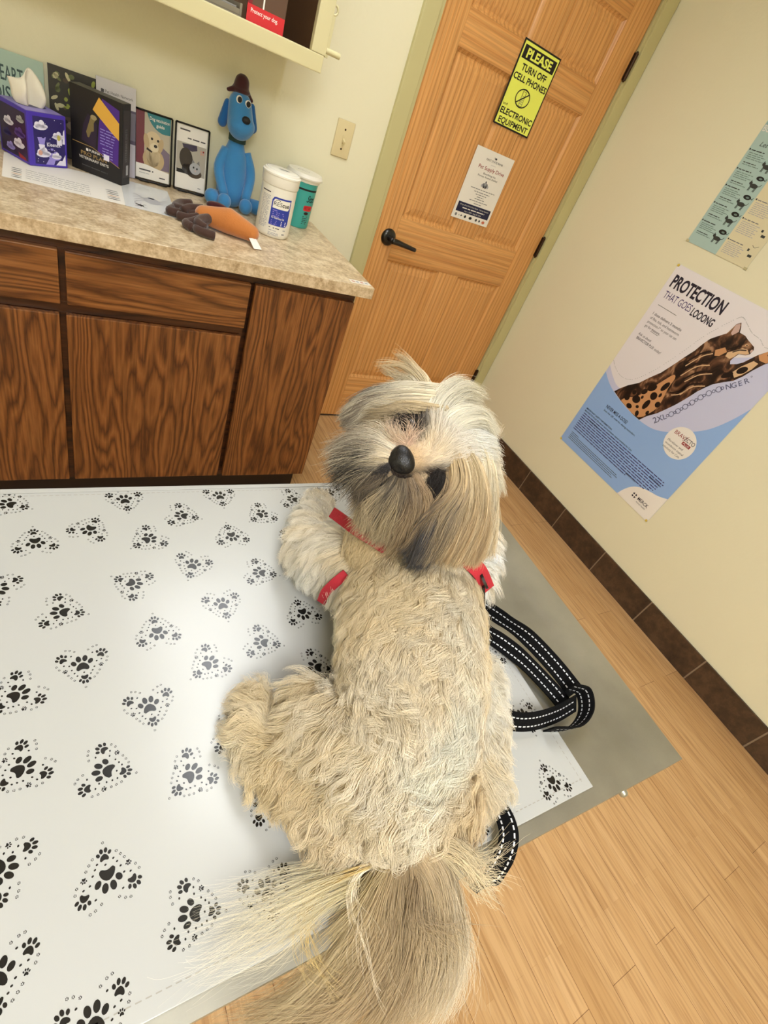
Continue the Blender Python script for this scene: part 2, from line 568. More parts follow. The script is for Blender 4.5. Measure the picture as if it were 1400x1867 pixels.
# door casing
bm = bmesh.new()
box(bm, -1.088, -1.024, -0.018, 0.0, 0, DT + .085, .004)
box(bm, -1.030, DL - .003, -0.010, 0.06, 0, DT + .02, .002)
tag(finish(bm, 'trim_1', M_trim), kind='structure')
bm = bmesh.new()
box(bm, DR + .016, -0.003, -0.018, 0.0, 0, DT + .085, .004)
box(bm, DR + .004, DR + .022, -0.008, 0.06, 0, DT + .02, .002)
tag(finish(bm, 'trim_2', M_trim), kind='structure')
bm = bmesh.new(); box(bm, -1.024, DR + .016, -0.018, 0.06, DT + .004, DT + .085, .003)
tag(finish(bm, 'trim_3', M_trim), kind='structure')
bm = bmesh.new(); box(bm, DL - .02, DR + .02, 0.0, 0.07, 0.0, 0.008, .002)
tag(finish(bm, 'trim_4', plain('dark_threshold', (58, 42, 30), .5)), kind='structure')

# the six-panel pine door
door = empty('door_1', (0, 0, 0), kind='structure')
def member(name, x0, x1, z0, z1, m, y0=0.0, y1=0.04):
    b = bmesh.new()
    box(b, x0, x1, y0, y1, z0, z1, .0018)
    return finish(b, name, m, door, angle=0.7)
SL, SR = -0.905, -0.205                  # inner stile edges
ML, MR = -0.612, -0.490                  # mullion
member('stile', DL, SL, 0.010, DT, M_pine_v); member('stile', SR, DR, 0.010, DT, M_pine_v)
rails = [(0.010, 0.244), (0.842, 1.016), (1.588, 1.695), (1.905, DT)]
for z0, z1 in rails:
    member('rail', SL, SR, z0, z1, M_pine_h, y0=.0003)
for (a, b_), (c_, d) in zip(rails, rails[1:]):
    member('mullion', ML, MR, b_, c_, M_pine_v, y0=.0003)
    for x0, x1 in ((SL, ML), (MR, SR)):
        bm = bmesh.new()
        loops = []
        for ins, y in ((0.0, .001), (.006, .007), (.012, .0115), (.017, .0115), (.030, .0075), (.046, .0045), (.050, .0045)):
            loops.append([bm.verts.new(p) for p in ((x0 + ins, y, b_ + ins), (x1 - ins, y, b_ + ins), (x1 - ins, y, c_ - ins), (x0 + ins, y, c_ - ins))])
        for l0, l1 in zip(loops, loops[1:]):
            for i in range(4):
                bm.faces.new((l0[i], l0[(i + 1) % 4], l1[(i + 1) % 4], l1[i]))
        bm.faces.new(loops[-1])
        back = [bm.verts.new(p) for p in ((x0, .036, b_), (x1, .036, b_), (x1, .036, c_), (x0, .036, c_))]
        bm.faces.new(back)
        for i in range(4):
            bm.faces.new((loops[0][i], back[i], back[(i + 1) % 4], loops[0][(i + 1) % 4]))
        finish(bm, 'panel', M_pine_v, door)
for z in (1.798, 1.070, 0.320):
    bm = bmesh.new()
    lathe(bm, [(0, -.046), (.0075, -.046), (.0075, .046), (0, .046)], c=(DR + .002, -.009, z), n=14)
    lathe(bm, [(0, -.051), (.004, -.051), (.005, -.047), (0, -.046)], c=(DR + .002, -.009, z), n=10)
    lathe(bm, [(0, .046), (.005, .047), (.004, .051), (0, .052)], c=(DR + .002, -.009, z), n=10)
    box(bm, DR - .006, DR + .010, -.004, .004, z - .045, z + .045)
    tag(finish(bm, 'hinge', M_bronze, door, angle=.6))
h = empty('lever_handle', (0, 0, 0)); h.parent = door
lx, lz = -0.938, 0.930
bm = bmesh.new()
lathe(bm, [(0, -.016), (.020, -.016), (.027, -.013), (.033, -.008), (.0345, -.003), (.0345, .0)], c=(lx, 0, lz), M=Matrix.Rotation(-PI / 2, 4, 'X'), n=36)
finish(bm, 'rose', M_dark, h, angle=.6)
bm = bmesh.new()
tube(bm, [(lx, -.012, lz), (lx, -.030, lz), (lx, -.048, lz)], [.013, .0115, .0125], 16)
tube(bm, [(lx - .006, -.050, lz + .001), (lx + .030, -.052, lz - .001), (lx + .080, -.052, lz - .007), (lx + .122, -.050, lz - .012)], [.013, .0115, .0095, .0085], 14)
finish(bm, 'lever', M_dark, h, smooth=True)
bm = bmesh.new(); box(bm, DL - .005, DL + .001, -.003, .030, lz - .030, lz + .085)
finish(bm, 'strike_plate', M_dark, door)

# tile base along the right wall, and behind it on the back wall
bm = bmesh.new()
HB, P0, PITCH = 0.134, -0.6608, 0.3045
box(bm, -.0075, 0, YF, 0, 0, HB - .001, mi=1)
y = P0 + 3 * PITCH
while y > YF:
    ya, yb = min(y, 0.0), y - PITCH + .006
    if ya > yb:
        box(bm, -.010, -.001, max(yb, YF), ya, .001, HB, .0012, mi=0)
    y -= PITCH
tag(finish(bm, 'baseboard_right', [M_tile, M_grout]), kind='structure')
bm = bmesh.new()
box(bm, -1.335, -1.089, -.010, 0, 0, HB, .0012)
tag(finish(bm, 'baseboard_back', [M_tile, M_grout]), kind='structure')

# ceiling light fittings; the second is an unseen one added for fill
def ceiling_light(x, y, strength, label):
    t = empty('ceiling_light', (x, y, CEIL), 0, label, 'light', 'recessed ceiling lights')
    m, nt, b = new_mat('lit_diffuser')
    e = nt.nodes.new('ShaderNodeEmission')
    e.inputs[0].default_value = (*LIGHT_COLOUR, 1); e.inputs[1].default_value = strength
    nt.links.new(e.outputs[0], nt.nodes['Material Output'].inputs[0])
    bm = bmesh.new()
    for x0, x1, y0, y1 in ((-.32, -.295, -.62, .62), (.295, .32, -.62, .62), (-.295, .295, -.62, -.595), (-.295, .295, .595, .62)):
        box(bm, x0, x1, y0, y1, -.015, -.001, .002)
    finish(bm, 'housing', M_whitep, t)
    bm = bmesh.new(); box(bm, -.294, .294, -.594, .594, -.010, -.004)
    finish(bm, 'diffuser', m, t)
ceiling_light(-1.62, -0.98, LIGHT_STRENGTH, 'glowing rectangular ceiling light nearest the door')
ceiling_light(-2.45, -3.20, FILL_STRENGTH, 'glowing rectangular ceiling light behind the examination table')

# ------------------------------------------------------------------ base cabinet and worktop
ZC = 0.9087
cab = empty('base_cabinet', (-2.27, -.3, 0), 0, 'long brown oak base cabinet with drawers and doors under the beige countertop', 'cabinet')
def part(name, mat, x0, x1, y0, y1, z0, z1, bev=.002, parent=cab, **k):
    b = bmesh.new()
    L = Vector((-2.27, -.3, 0))
    box(b, x0 - L.x, x1 - L.x, y0 - L.y, y1 - L.y, z0 - L.z, z1 - L.z, bev)
    return finish(b, name, mat, parent, **k)
part('carcass', M_oak_dark, -3.2, -1.339, -.572, -.002, .100, .871)
part('toe_kick', M_kick, -3.2, -1.356, -.548, -.05, 0.0, .100)
bm = bmesh.new(); L = Vector((-2.27, -.3, 0))
def fb(x0, x1, z0, z1):
    box(bm, x0 - L.x, x1 - L.x, -.585 - L.y, -.572 - L.y, z0, z1, .0008)
fb(-3.2, -1.339, .844, .871); fb(-3.2, -1.690, .6801, .7089); fb(-3.2, -1.339, .100, .118)
fb(-2.184, -2.148, .118, .680); fb(-2.184, -2.148, .709, .844); fb(-1.700, -1.690, .118, .680); fb(-1.700, -1.690, .709, .844); fb(-1.360, -1.339, .118, .844); fb(-2.70, -2.64, .118, .844)
finish(bm, 'face_frame', M_oak_dark, cab)
part('drawer', M_oak_h, -2.632, -2.173, -.603, -.585, .708, .845, .003)
part('drawer', M_oak_h, -2.158, -1.692, -.603, -.585, .708, .845, .003)
part('door', M_oak_v, -2.632, -2.177, -.603, -.585, .108, .680, .003)
part('door', M_oak_v, -2.162, -1.697, -.603, -.585, .108, .680, .003)
part('end_panel', M_oak_v, -1.678, -1.345, -.603, -.585, .106, .846, .003)
part('drawer', M_oak_h, -3.10, -2.70, -.603, -.585, .708, .845, .003)
part('door', M_oak_v, -3.10, -2.70, -.603, -.585, .108, .680, .003)

bm = bmesh.new()
box(bm, -3.3, -1.295, -.6155, -.001, ZC - .0367, ZC, .0022, seg=3)
tag(finish(bm, 'countertop', M_laminate), 'speckled beige laminate countertop running along the back wall', 'countertop')

# small white sticker at the counter's end
p = Print(); p.sheet(.075, .026, M_white, .0002)
M_redink = plain('faded_red_ink', (206, 156, 140), .6)
for i, (a, w) in enumerate(((.006, .012), (.022, .010), (.038, .012), (.055, .012))):
    p.rect(a, .007, a + w, .018, M_lgrey if i % 2 else M_redink)
tag(p.build('sticker', None, frame((-1.375, -.600, ZC + .0003), (1, .05, 0), (-.05, 1, 0))), 'small worn white sticker at the front corner of the countertop', 'sticker')

# ------------------------------------------------------------------ open wall cabinet
WC = Vector((-2.3, 0, 1.36))
wc = empty('wall_cabinet', WC, 0, 'cream painted wall cabinet with open front and brown inside above the countertop', 'cabinet')
def wpart(name, mat, boxes, bev=.0015):
    b = bmesh.new()
    for x0, x1, y0, y1, z0, z1 in boxes:
        box(b, x0 - WC.x, x1 - WC.x, y0, y1, z0 - WC.z, z1 - WC.z, bev)
    return finish(b, name, mat, wc)
wpart('carcass', M_inside, [(-3.1, -1.512, -.279, -.013, 1.384, 1.397), (-1.530, -1.512, -.279, -.013, 1.397, 2.12), (-3.1, -1.512, -.013, -.001, 1.384, 2.12), (-2.32, -2.30, -.279, -.013, 1.397, 2.12)])
wpart('outer_case', M_cream, [(-3.1, -1.498, -.279, -.001, 1.371, 1.383), (-1.511, -1.498, -.279, -.001, 1.383, 2.12), (-3.1, -1.498, -.279, -.001, 2.121, 2.135)])
wpart('bottom_rail', M_cream, [(-3.1, -1.497, -.300, -.280, 1.360, 1.4005)], .003)
wpart('stile', M_cream, [(-1.537, -1.494, -.300, -.280, 1.4008, 2.135)], .002)
wpart('stile', M_cream, [(-2.34, -2.29, -.300, -.280, 1.4008, 2.135)], .002)
sb = wpart('side_bracket', M_cream, [(-1.4935, -1.484, -.292, -.284, 1.398, 1.492)], .001)
bm = bmesh.new(); tube(bm, [(-1.4935 - WC.x, -.289, 1.4135 - WC.z), (-1.449 - WC.x, -.289, 1.4135 - WC.z)], [.0075, .0075], 12)
finish(bm, 'peg', M_cream, wc, angle=.7)
bm = bmesh.new()
tube(bm, [(-1.490 - WC.x + .009 * math.cos(t), -.290, 1.500 - WC.z + .010 * math.sin(t)) for t in np.linspace(-2.6, 1.9, 9)], [.003] * 9, 8)
finish(bm, 'hook', M_cream, wc, smooth=True)

# things on its shelf
M_red = plain('red_card', (206, 36, 44), .45)
p = Print(); p.sheet(.102, .21, plain('brown_photo_print', (92, 66, 50), .4), .006)
p.rect(0, 0, .102, .036, M_red)
p.text('Protect your dog.', .010, .021, .0085, M_white, .074, layer=2, bold=.01)
p.rect(.040, .036, .044, .075, M_white, 1)
p.ell(.043, .070, .011, .014, M_red, 2)
p.rect(.0, .036, .012, .21, plain('maroon_print', (120, 24, 34), .4), 1)
tag(p.build('brochure', None, frame((-1.712, -.262, 1.399), (1, 0, 0), (0, .06, 1))), 'red based brochure standing in the open wall cabinet', 'brochure')
M_clear = plain('smoky_plastic', (132, 124, 108), .2, spec=.6)
t = empty('brochure_tray', (-1.80, -.19, 1.397), 0, 'grey plastic tray lying on the wall cabinet shelf beside the red brochure', 'tray')
bm = bmesh.new(); box(bm, -.10, .075, -.075, .075, 0, .006, .001); box(bm, -.10, -.094, -.075, .075, .006, .03, .001); box(bm, .069, .075, -.075, .075, .006, .03, .001); box(bm, -.094, .069, .069, .075, .006, .03, .001); box(bm, -.094, .069, -.075, -.070, .006, .018, .001)
finish(bm, 'tray_body', M_clear, t)
bm = bmesh.new()
for k in range(5):
    box(bm, -.090, .064, -.066 + .002 * k, .064, .007 + .003 * k, .0094 + .003 * k, mi=k % 2)
finish(bm, 'leaflets', [plain('grey_leaflet', (150, 146, 138), .5), M_lgrey], t)

# ------------------------------------------------------------------ light switch
ls = empty('light_switch', (-1.2491, 0, 1.2045), 0, 'almond toggle light switch on the wall left of the door', 'light switch')
bm = bmesh.new(); box(bm, -.035, .035, -.006, -.0003, -.0573, .0573, .004, seg=3); finish(bm, 'plate', M_almond, ls, angle=.5)
bm = bmesh.new(); box(bm, -.0055, .0055, -.0075, -.005, -.0125, .0125, .001)
b2 = bmesh.new(); box(b2, -.0035, .0035, -.019, 0, -.004, .004, .001); merge(bm, b2, M=Matrix.Translation((0, -.006, 0)) @ Matrix.Rotation(.45, 4, 'X'))
finish(bm, 'toggle', M_almond, ls)
for z in (-.030, .030):
    bm = bmesh.new(); lathe(bm, [(0, -.0078), (.0028, -.0070), (.0034, -.006)], c=(0, 0, z), M=Matrix(((1, 0, 0, 0), (0, 0, 1, 0), (0, 1, 0, 0), (0, 0, 0, 1))), n=12)
    finish(bm, 'screw', M_bronze, ls)
# ------------------------------------------------------------------ notices on the door
M_yel = plain('fluorescent_yellow_print', (238, 246, 104), .45)
p = Print(); p.sheet(.2, .266, M_black, .0025)
p.rect(.0055, .0055, .1945, .2605, M_yel)
p.rect(.012, .2115, .188, .2515, M_black, 2)
p.text('PLEASE', .1, .2185, .0265, M_yel, .138, 3, .036, 'C')
p.text('TURN OFF', .1, .1805, .0200, M_black, .136, 3, .028, 'C')
p.text('CELL PHONES', .1, .1500, .0195, M_black, .182, 3, .026, 'C')
p.ring(.094, .1065, .038, .0305, .0042, M_black, 3)
p.line([(.068, .088), (.120, .126)], .0042, M_black, 4)
p.line([(.085, .082), (.085, .130), (.089, .134), (.099, .134), (.103, .130), (.103, .082), (.085, .082)], .0013, M_black, 3)
p.line([(.087, .114), (.101, .114), (.101, .128), (.087, .128), (.087, .114)], .001, M_black, 3)
for i in range(3):
    for j in range(4):
        p.rect(.0875 + .005 * i, .088 + .006 * j, .0905 + .005 * i, .091 + .006 * j, M_grey, 3)
p.text('and', .011, .0665, .0085, M_black, .023, 3, .005)
p.text('ELECTRONIC', .1, .0395, .0195, M_black, .178, 3, .026, 'C')
p.text('EQUIPMENT', .1, .0105, .0190, M_black, .164, 3, .020, 'C')
tag(p.build('notice_sign', None, on_back(-.639, 1.438, -.0035)), 'yellow and black notice about cell phones on the pine door', 'sign')

M_navy = plain('navy_ink', (18, 22, 62), .5)
M_crimson = plain('crimson_ink', (150, 36, 40), .5)
M_dgrey = plain('dark_grey_ink', (70, 68, 70), .55)
p = Print(); p.sheet(.2155, .273, M_white, .0004)
c = .114
p.ell(c + .003, .2515, .006, .0035, M_dgrey); p.line([(c - .003, .250), (c - .006, .256)], .0016, M_dgrey); p.line([(c + .006, .250), (c + .006, .246)], .0014, M_dgrey)
p.text('FIRST STATE BANK', c + .003, .236, .0075, M_dgrey, .096, 2, 0, 'C')
p.text('presents', c + .003, .2245, .0042, M_lgrey, .026, 2, 0, 'C')
p.text('Pet Supply Drive', c + .003, .2030, .0135, M_crimson, .148, 2, .006, 'C')
p.text('Benefiting the', c + .003, .1862, .0072, M_dgrey, .072, 2, 0, 'C')
p.text('Forney Animal Shelter', c, .1752, .0072, M_dgrey, .116, 2, 0, 'C')
for dx, dy, r, m in ((-.016, -.002, .006, M_lgrey), (-.008, .001, .008, M_grey), (.001, .004, .009, M_lgrey), (.009, .001, .008, M_grey), (.017, -.003, .006, M_lgrey), (-.004, -.005, .006, M_dgrey), (.006, -.005, .006, M_dgrey), (0, .013, .005, M_grey)):
    p.ell(c + dx, .149 + dy, r * .8, r, m, 2, n=12)
for i, (v, w) in enumerate(((.128, .14), (.1175, .09), (.1085, .062), (.100, .040), (.0915, .056), (.082, .104), (.0725, .044))):
    p.greek(c + .001, v, w, .0042, M_grey, 2, i, 'C')
p.rect(.013, .0275, .204, .066, M_navy, 1)
p.text('Drop off at First State Bank - Forney Branch', c - .005, .0545, .0052, M_white, .168, 2, 0, 'C')
p.greek(c - .005, .0435, .130, .0062, M_white, 2, 12, 'C')
p.text('Aug 1, 2024 - Aug 30, 2024', c - .005, .0325, .0052, M_white, .098, 2, 0, 'C')
for u, r, m in ((.022, .006, M_grey), (.040, .003, M_lgrey), (.053, .004, M_dgrey), (.076, .006, M_black), (.107, .009, M_black), (.142, .006, M_dgrey), (.162, .005, M_dgrey)):
    p.ell(u, .0145, r, min(r, .006), m, 1, n=10)
p.ell(.186, .0135, .009, .006, plain('terracotta_ink', (196, 104, 74), .5), 1)
tag(p.build('flyer', None, on_back(-.6665, 1.079, -.0012)), 'white pet supply flyer with navy band taped on the door below the yellow sign', 'flyer')

# ------------------------------------------------------------------ cat poster on the right wall
M_blue = plain('sky_blue_print', (150, 186, 240), .35)
M_lav = plain('lavender_print', (204, 208, 238), .35)
M_pale = plain('pale_lilac_print', (234, 230, 236), .35)
M_ink = plain('indigo_ink', (30, 24, 46), .45)
M_violet = plain('violet_ink', (62, 48, 110), .45)
PW, PH = .618, .8905
p = Print(); p.sheet(PW, PH, M_blue, .0005)
def curve(pts, n=40):
    return [tuple(q[:2]) for q in spline([(a, b, 0) for a, b in pts], n)]
lav = curve([(0, .392), (.05, .362), (.11, .340), (.20, .322), (.29, .316), (.37, .326), (.44, .362), (.50, .408), (.55, .458), (.59, .528), (.618, .60)], 60)
p.poly(lav + [(PW, PH), (0, PH)], M_lav, 1)
pal = curve([(0, .425), (.05, .392), (.10, .372), (.15, .385), (.20, .44), (.26, .53), (.33, .64), (.42, .70), (.52, .76), (.618, .83)], 50)
p.poly(pal + [(PW, PH), (0, PH)], M_pale, 2)
CAT = [(.099, .346), (.116, .373), (.139, .403), (.177, .439), (.204, .483), (.232, .523), (.251, .564), (.263, .592), (.274, .619), (.293, .661), (.301, .690), (.314, .723), (.335, .747), (.354, .767), (.358, .787), (.361, .808), (.373, .820), (.385, .805), (.393, .790), (.418, .790), (.436, .783), (.455, .778), (.472, .773), (.478, .764), (.477, .747), (.467, .737), (.444, .729), (.437, .709), (.435, .696), (.443, .686), (.463, .698), (.478, .714), (.489, .734), (.501, .756), (.521, .781), (.545, .805), (.562, .806), (.572, .792), (.560, .765), (.543, .742), (.536, .729), (.526, .709), (.513, .676), (.495, .645), (.469, .623), (.441, .596), (.426, .571), (.411, .544), (.401, .517), (.388, .486), (.374, .455), (.355, .421), (.335, .387), (.304, .349), (.286, .317), (.251, .318), (.203, .324), (.153, .332)]
def cat_mat():
    m, nt, b = new_mat('bengal_cat_print')
    L = nt.links.new
    mp = mapping(nt, (16, 9, 1), rot=(0, 0, -.75))
    n = nt.nodes.new('ShaderNodeTexNoise'); n.inputs['Scale'].default_value = 1.6; n.inputs['Detail'].default_value = 3; n.inputs['Distortion'].default_value = 1.2
    L(mp.outputs[0], n.inputs['Vector'])
    r = ramp(nt, [(.40, (30, 20, 17)), (.52, (62, 40, 30)), (.60, (112, 76, 54)), (.70, (178, 138, 106))])
    L(n.outputs['Fac'], r.inputs[0]); L(r.outputs[0], b.inputs['Base Color'])
    b.inputs['Roughness'].default_value = .35
    return m
M_cat = cat_mat()
M_orange = plain('ginger_print', (206, 152, 106), .35)
M_tan = plain('pale_tan_print', (222, 186, 146), .35)
M_brown = plain('dark_brown_print', (34, 22, 18), .35)
M_pink = plain('ear_pink_print', (206, 176, 168), .35)
p.poly(CAT, M_cat, 3)
p.poly(curve([(.155, .334), (.17, .36), (.205, .385), (.235, .44), (.262, .50), (.285, .545), (.300, .535), (.303, .49), (.315, .44), (.318, .40), (.300, .355), (.275, .324), (.22, .322), (.155, .334)], 40)[:-1], M_orange, 4)
for u, v, a, b_, ro in ((.288, .489, .011, .024, -.25), (.272, .432, .016, .017, .3), (.268, .386, .012, .024, -.1), (.214, .378, .020, .017, .2), (.240, .356, .008, .007, 0), (.311, .414, .012, .013, 0), (.258, .333, .009, .013, .5), (.205, .337, .015, .011, 0), (.243, .455, .014, .022, -.7), (.172, .360, .013, .013, 0), (.224, .424, .011, .015, -.6), (.186, .396, .010, .010, 0), (.296, .362, .007, .010, 0), (.232, .400, .006, .008, 0), (.294, .450, .006, .010, 0)):
    p.ell(u, v, a, b_, M_brown, 5, ro, 14)
p.poly([(.362, .806), (.372, .816), (.382, .803), (.388, .790), (.376, .770), (.366, .775)], M_pink, 4)
p.poly([(.441, .729), (.466, .739), (.474, .747), (.458, .756), (.440, .752), (.426, .735), (.405, .715), (.408, .700), (.428, .700), (.436, .712)], M_tan, 4)
p.poly([(.36, .70), (.385, .725), (.402, .715), (.388, .690), (.372, .682)], M_orange, 4)
p.line([(.432, .757), (.412, .738), (.398, .722)], .005, M_brown, 6)
p.line([(.458, .752), (.436, .742), (.420, .724)], .004, M_brown, 6)
p.ell(.446, .766, .006, .003, M_tan, 5, .4); p.ell(.447, .766, .003, .0022, M_brown, 6)
p.ell(.474, .758, .004, .006, M_pink, 5)
p.poly([(.520, .745), (.505, .758), (.521, .781), (.545, .805), (.562, .806), (.572, .792), (.560, .765), (.545, .748)], M_orange, 4)
p.poly([(.470, .668), (.483, .700), (.505, .735), (.525, .735), (.520, .708), (.505, .676), (.490, .655)], M_tan, 4)
for u, v, a, b_, ro in ((.495, .690, .020, .012, .9), (.462, .650, .022, .010, .9), (.535, .775, .006, .005, 0), (.550, .790, .005, .006, 0), (.430, .640, .020, .008, .9)):
    p.ell(u, v, a, b_, M_brown, 5, ro, 14)
for pts in ([(.30, .56), (.33, .62), (.37, .65)], [(.29, .60), (.32, .66), (.35, .69)], [(.33, .55), (.36, .60), (.40, .63)], [(.35, .50), (.37, .55), (.41, .58)], [(.32, .48), (.345, .50), (.36, .53)]):
    p.line(curve(pts, 10), .007, M_brown, 5)
    p.line(curve([(a + .012, b_ - .004) for a, b_ in pts], 10), .004, M_tan, 4)
p.text('PROTECTION', .022, .8085, .0465, M_ink, .264, 3, .032)
p.text('THAT GOES', .026, .7625, .0285, M_violet, .143, 3, 0)
p.text('LOOONG', .177, .7570, .0285, M_ink, .108, 3, .028)
p.line([(.030, .7305), (.131, .7305)], .0022, M_grey, 3)
p.text('1 dose delivers 2 months', .033, .6900, .0108, M_ink, .158, 3, .008)
p.text('of flea, tick, and heartworm', .034, .6715, .0108, M_ink, .160, 3)
p.text('protection,1* so your cat can', .034, .6535, .0108, M_ink, .162, 3)
p.text('go for', .034, .6355, .0108, M_ink, .036, 3); p.text('mooore.', .074, .6355, .0108, M_ink, .046, 3, .008)
p.line([(.074, .6315), (.116, .6315)], .0015, M_ink, 3)
p.text('Ask us about', .031, .5960, .0108, M_ink, .074, 3)
p.text('BRAVECTO\u00ae PLUS', .034, .5780, .0112, M_ink, .100, 3, .010); p.text('today!', .140, .5780, .0108, M_ink, .036, 3)
dp = curve([(.002, .451), (.032, .431), (.085, .416), (.138, .432), (.186, .492), (.224, .565), (.258, .646), (.283, .712), (.315, .772), (.350, .826), (.368, .836), (.400, .822), (.432, .808), (.470, .803), (.510, .790), (.56, .83)], 130)
for i, (a, b_) in enumerate(dp):
    if i % 7 != 6:
        p.ell(a, b_, .0022, .0012, M_lgrey, 3, .9 if 30 < i < 90 else .1, 6)
M_slate = plain('slate_ink', (92, 96, 132), .45)
lo = curve([(.352, .344), (.378, .385), (.408, .435), (.431, .490), (.456, .548), (.491, .600), (.526, .640), (.560, .690)], 100)
def along(s):
    i = min(98, int(s * 99)); a, b_ = lo[i], lo[i + 1]
    return a, math.atan2(b_[1] - a[1], b_[0] - a[0])
for s, t, h in ((.0, '2', .026), (.055, 'X', .024), (.135, 'L', .023), (.74, 'N', .020), (.795, 'G', .020), (.86, 'E', .020), (.91, 'R', .020)):
    a, r = along(s); p.text(t, a[0], a[1], h, M_slate, None, 3, .008, 'L', r)
for k, s in enumerate(np.linspace(.19, .715, 15)):
    a, r = along(s); R = .0115 if k % 2 else .0068
    p.ring(a[0] - .010 * math.sin(r), a[1] + .010 * math.cos(r), R, R, .0026, M_slate, 3, 16)
a, r = along(.97); p.ring(a[0] - .018 * math.sin(r), a[1] + .018 * math.cos(r), .003, .003, .0012, M_slate, 3, 10)
M_card = plain('white_disc_print', (242, 238, 232), .35)
p.ell(.496, .346, .068, .068, M_card, 3, n=48)
p.text('BRAV', .449, .3665, .0165, M_crimson, .052, 4, .004); p.text('ECTO', .503, .3665, .0165, M_ink, .048, 4, .004)
p.line([(.498, .362), (.512, .388)], .0018, M_crimson, 4)
p.rect(.503, .3490, .543, .3620, M_crimson, 4); p.text('PLUS', .523, .3515, .0080, M_card, .030, 5, .008, 'C')
for i, t in enumerate(('(fluralaner and', 'moxidectin topical', 'solution) for Cats')):
    p.text(t, .445, .3285 - .0162 * i, .0092, M_dgrey, (.080, .096, .090)[i], 4)
p.text('NEVER MISS A DOSE!', .112, .2665, .0155, M_ink, .136, 3, .010)
p.text('Scan the QR code for dosing reminders.', .112, .2490, .0085, M_ink, .206, 3)
p.text('IMPORTANT SAFETY INFORMATION:', .028, .2020, .0078, M_ink, .180, 3, .010)
p.text('BRAVECTO PLUS (fluralaner and moxidectin topical solution) for Cats', .028, .1890, .0078, M_ink, .322, 3, .008)
for i in range(9):
    p.greek(.030, .1775 - .0112 * i, (.53, .535, .53, .525, .52, .515, .50, .48, .37)[i], .0062, M_violet, 3, i)
p.text('BRAVECTO PLUS', .395, .0950, .0078, M_ink, .062, 4, .012); p.text('BRAVECTO PLUS', .492, .1550, .0078, M_ink, .062, 4, .012); p.text('BRAVECTO PLUS', .085, .1640, .0078, M_ink, .062, 4, .012)
for i in range(5):
    p.greek(.036, .068 - .0085 * i, (.05, .33, .34, .31, .32)[i], .0042, M_dgrey, 3, 40 + i)
wb = curve([(.425, 0), (.440, .040), (.462, .073), (.494, .096), (.536, .110), (.578, .120), (.618, .138)], 24)
p.poly(wb + [(PW, 0)], M_card, 2)
p.text('MERCK', .517, .0445, .0155, M_ink, .060, 4, .010); p.text('Animal Health', .519, .0315, .0068, M_dgrey, .054, 4)
for k in range(4):
    t0 = k * PI / 2 + .3
    p.poly([(.495 + r_ * math.cos(t0 + d), .050 + r_ * math.sin(t0 + d)) for r_, d in ((.0055, 0), (.0125, 0), (.0125, .45), (.0125, .9), (.0055, .9))], M_ink, 4)
post = p.build('cat_poster', None, on_right(-.6925, .385, -.002))
tag(post, 'large blue and lilac poster with a leaping spotted cat on the right wall', 'poster')
M_tape = plain('yellow_tack', (222, 196, 84), .5)
for u, v in ((.004, .886), (.004, .004), (.612, .003), (.613, .886)):
    bm = bmesh.new(); lathe(bm, [(0, .0022), (.005, .0018), (.006, 0)], c=(u, v, .0010), n=12)
    finish(bm, 'tack', M_tape, post)

# ------------------------------------------------------------------ blue body-condition chart
M_teal = plain('grey_teal_print', (172, 200, 196), .35)
M_cr = plain('cream_print', (222, 214, 180), .35)
M_char = plain('charcoal_ink', (52, 56, 54), .5)
M_tg = plain('dull_teal_ink', (112, 134, 128), .5)
QW, QH = .283, .42
p = Print(); p.sheet(QW, QH, M_teal, .0005)
p.poly([(.142, 0), (QW, 0), (QW, .262), (.142, .262)], M_cr, 1)
p.rect(.003, .395, QW, QH, plain('soft_teal_print', (144, 176, 174), .35), 1)
p.text('BODY', .004, .3790, .0190, M_white, .060, 2, .012)
p.text('CONDITION', .075, .3790, .0190, M_white, .150, 2, .012)
p.text('Let', .030, .338, .014, M_char, .030, 2, 0, 'L', 0, .3)
for i, v in enumerate((.083, .146, .206, .262, .323)):
    p.ell(.006, v, .003, .003, M_char, 2, n=12)
    p.greek(.012, v - .002, .055, .0045, M_char, 2, i)
    for j in range(4):
        p.greek(.010, v - .010 - .0058 * j, .058 + .014 * ((i + j) % 2), .0034, M_tg, 2, 9 * i + j)
    p.greek(.012, v - .040, .052, .0040, M_char, 2, 77 + i); p.greek(.012, v - .046, .068, .0034, M_tg, 2, 87 + i)
def cat_fig(u, v, s, m):
    p.ell(u, v, .016 * s, .007 * s, m, 2); p.ell(u - .017 * s, v + .006 * s, .006 * s, .0055 * s, m, 2)
    p.poly([(u - .021 * s, v + .009 * s), (u - .020 * s, v + .016 * s), (u - .016 * s, v + .011 * s)], m, 2)
    for dx in (-.012, -.008, .009, .013):
        p.line([(u + dx * s, v - .003 * s), (u + (dx - .002) * s, v - .017 * s)], .0028 * s, m, 2)
    p.line(curve([(u + .014 * s, v + .002 * s), (u + .021 * s, v + .004 * s), (u + .025 * s, v + .011 * s)], 8), .002 * s, m, 2)
for i, v in enumerate((.047, .110, .168, .229, .289)):
    cat_fig(.107, v, 1.0, M_char)
    p.ell(.112, v + .025, .017 - .0006 * i, .0065 + .0004 * (4 - i), M_black, 2); p.ell(.114, v + .0245, .007, .003, M_tg, 3)
    p.line(curve([(.127, v + .025), (.134, v + .023), (.135, v + .030)], 6), .002, M_black, 2)
for i, v in enumerate((.062, .135, .198)):
    p.ell(.148, v, .003, .003, M_char, 2, n=12); p.greek(.154, v - .002, .060, .0045, M_grey, 2, 3 + i)
    for j in range(7):
        p.greek(.152, v - .010 - .0058 * j, .066 + .010 * ((i + j) % 2), .0034, M_lgrey, 2, 50 * i + j)
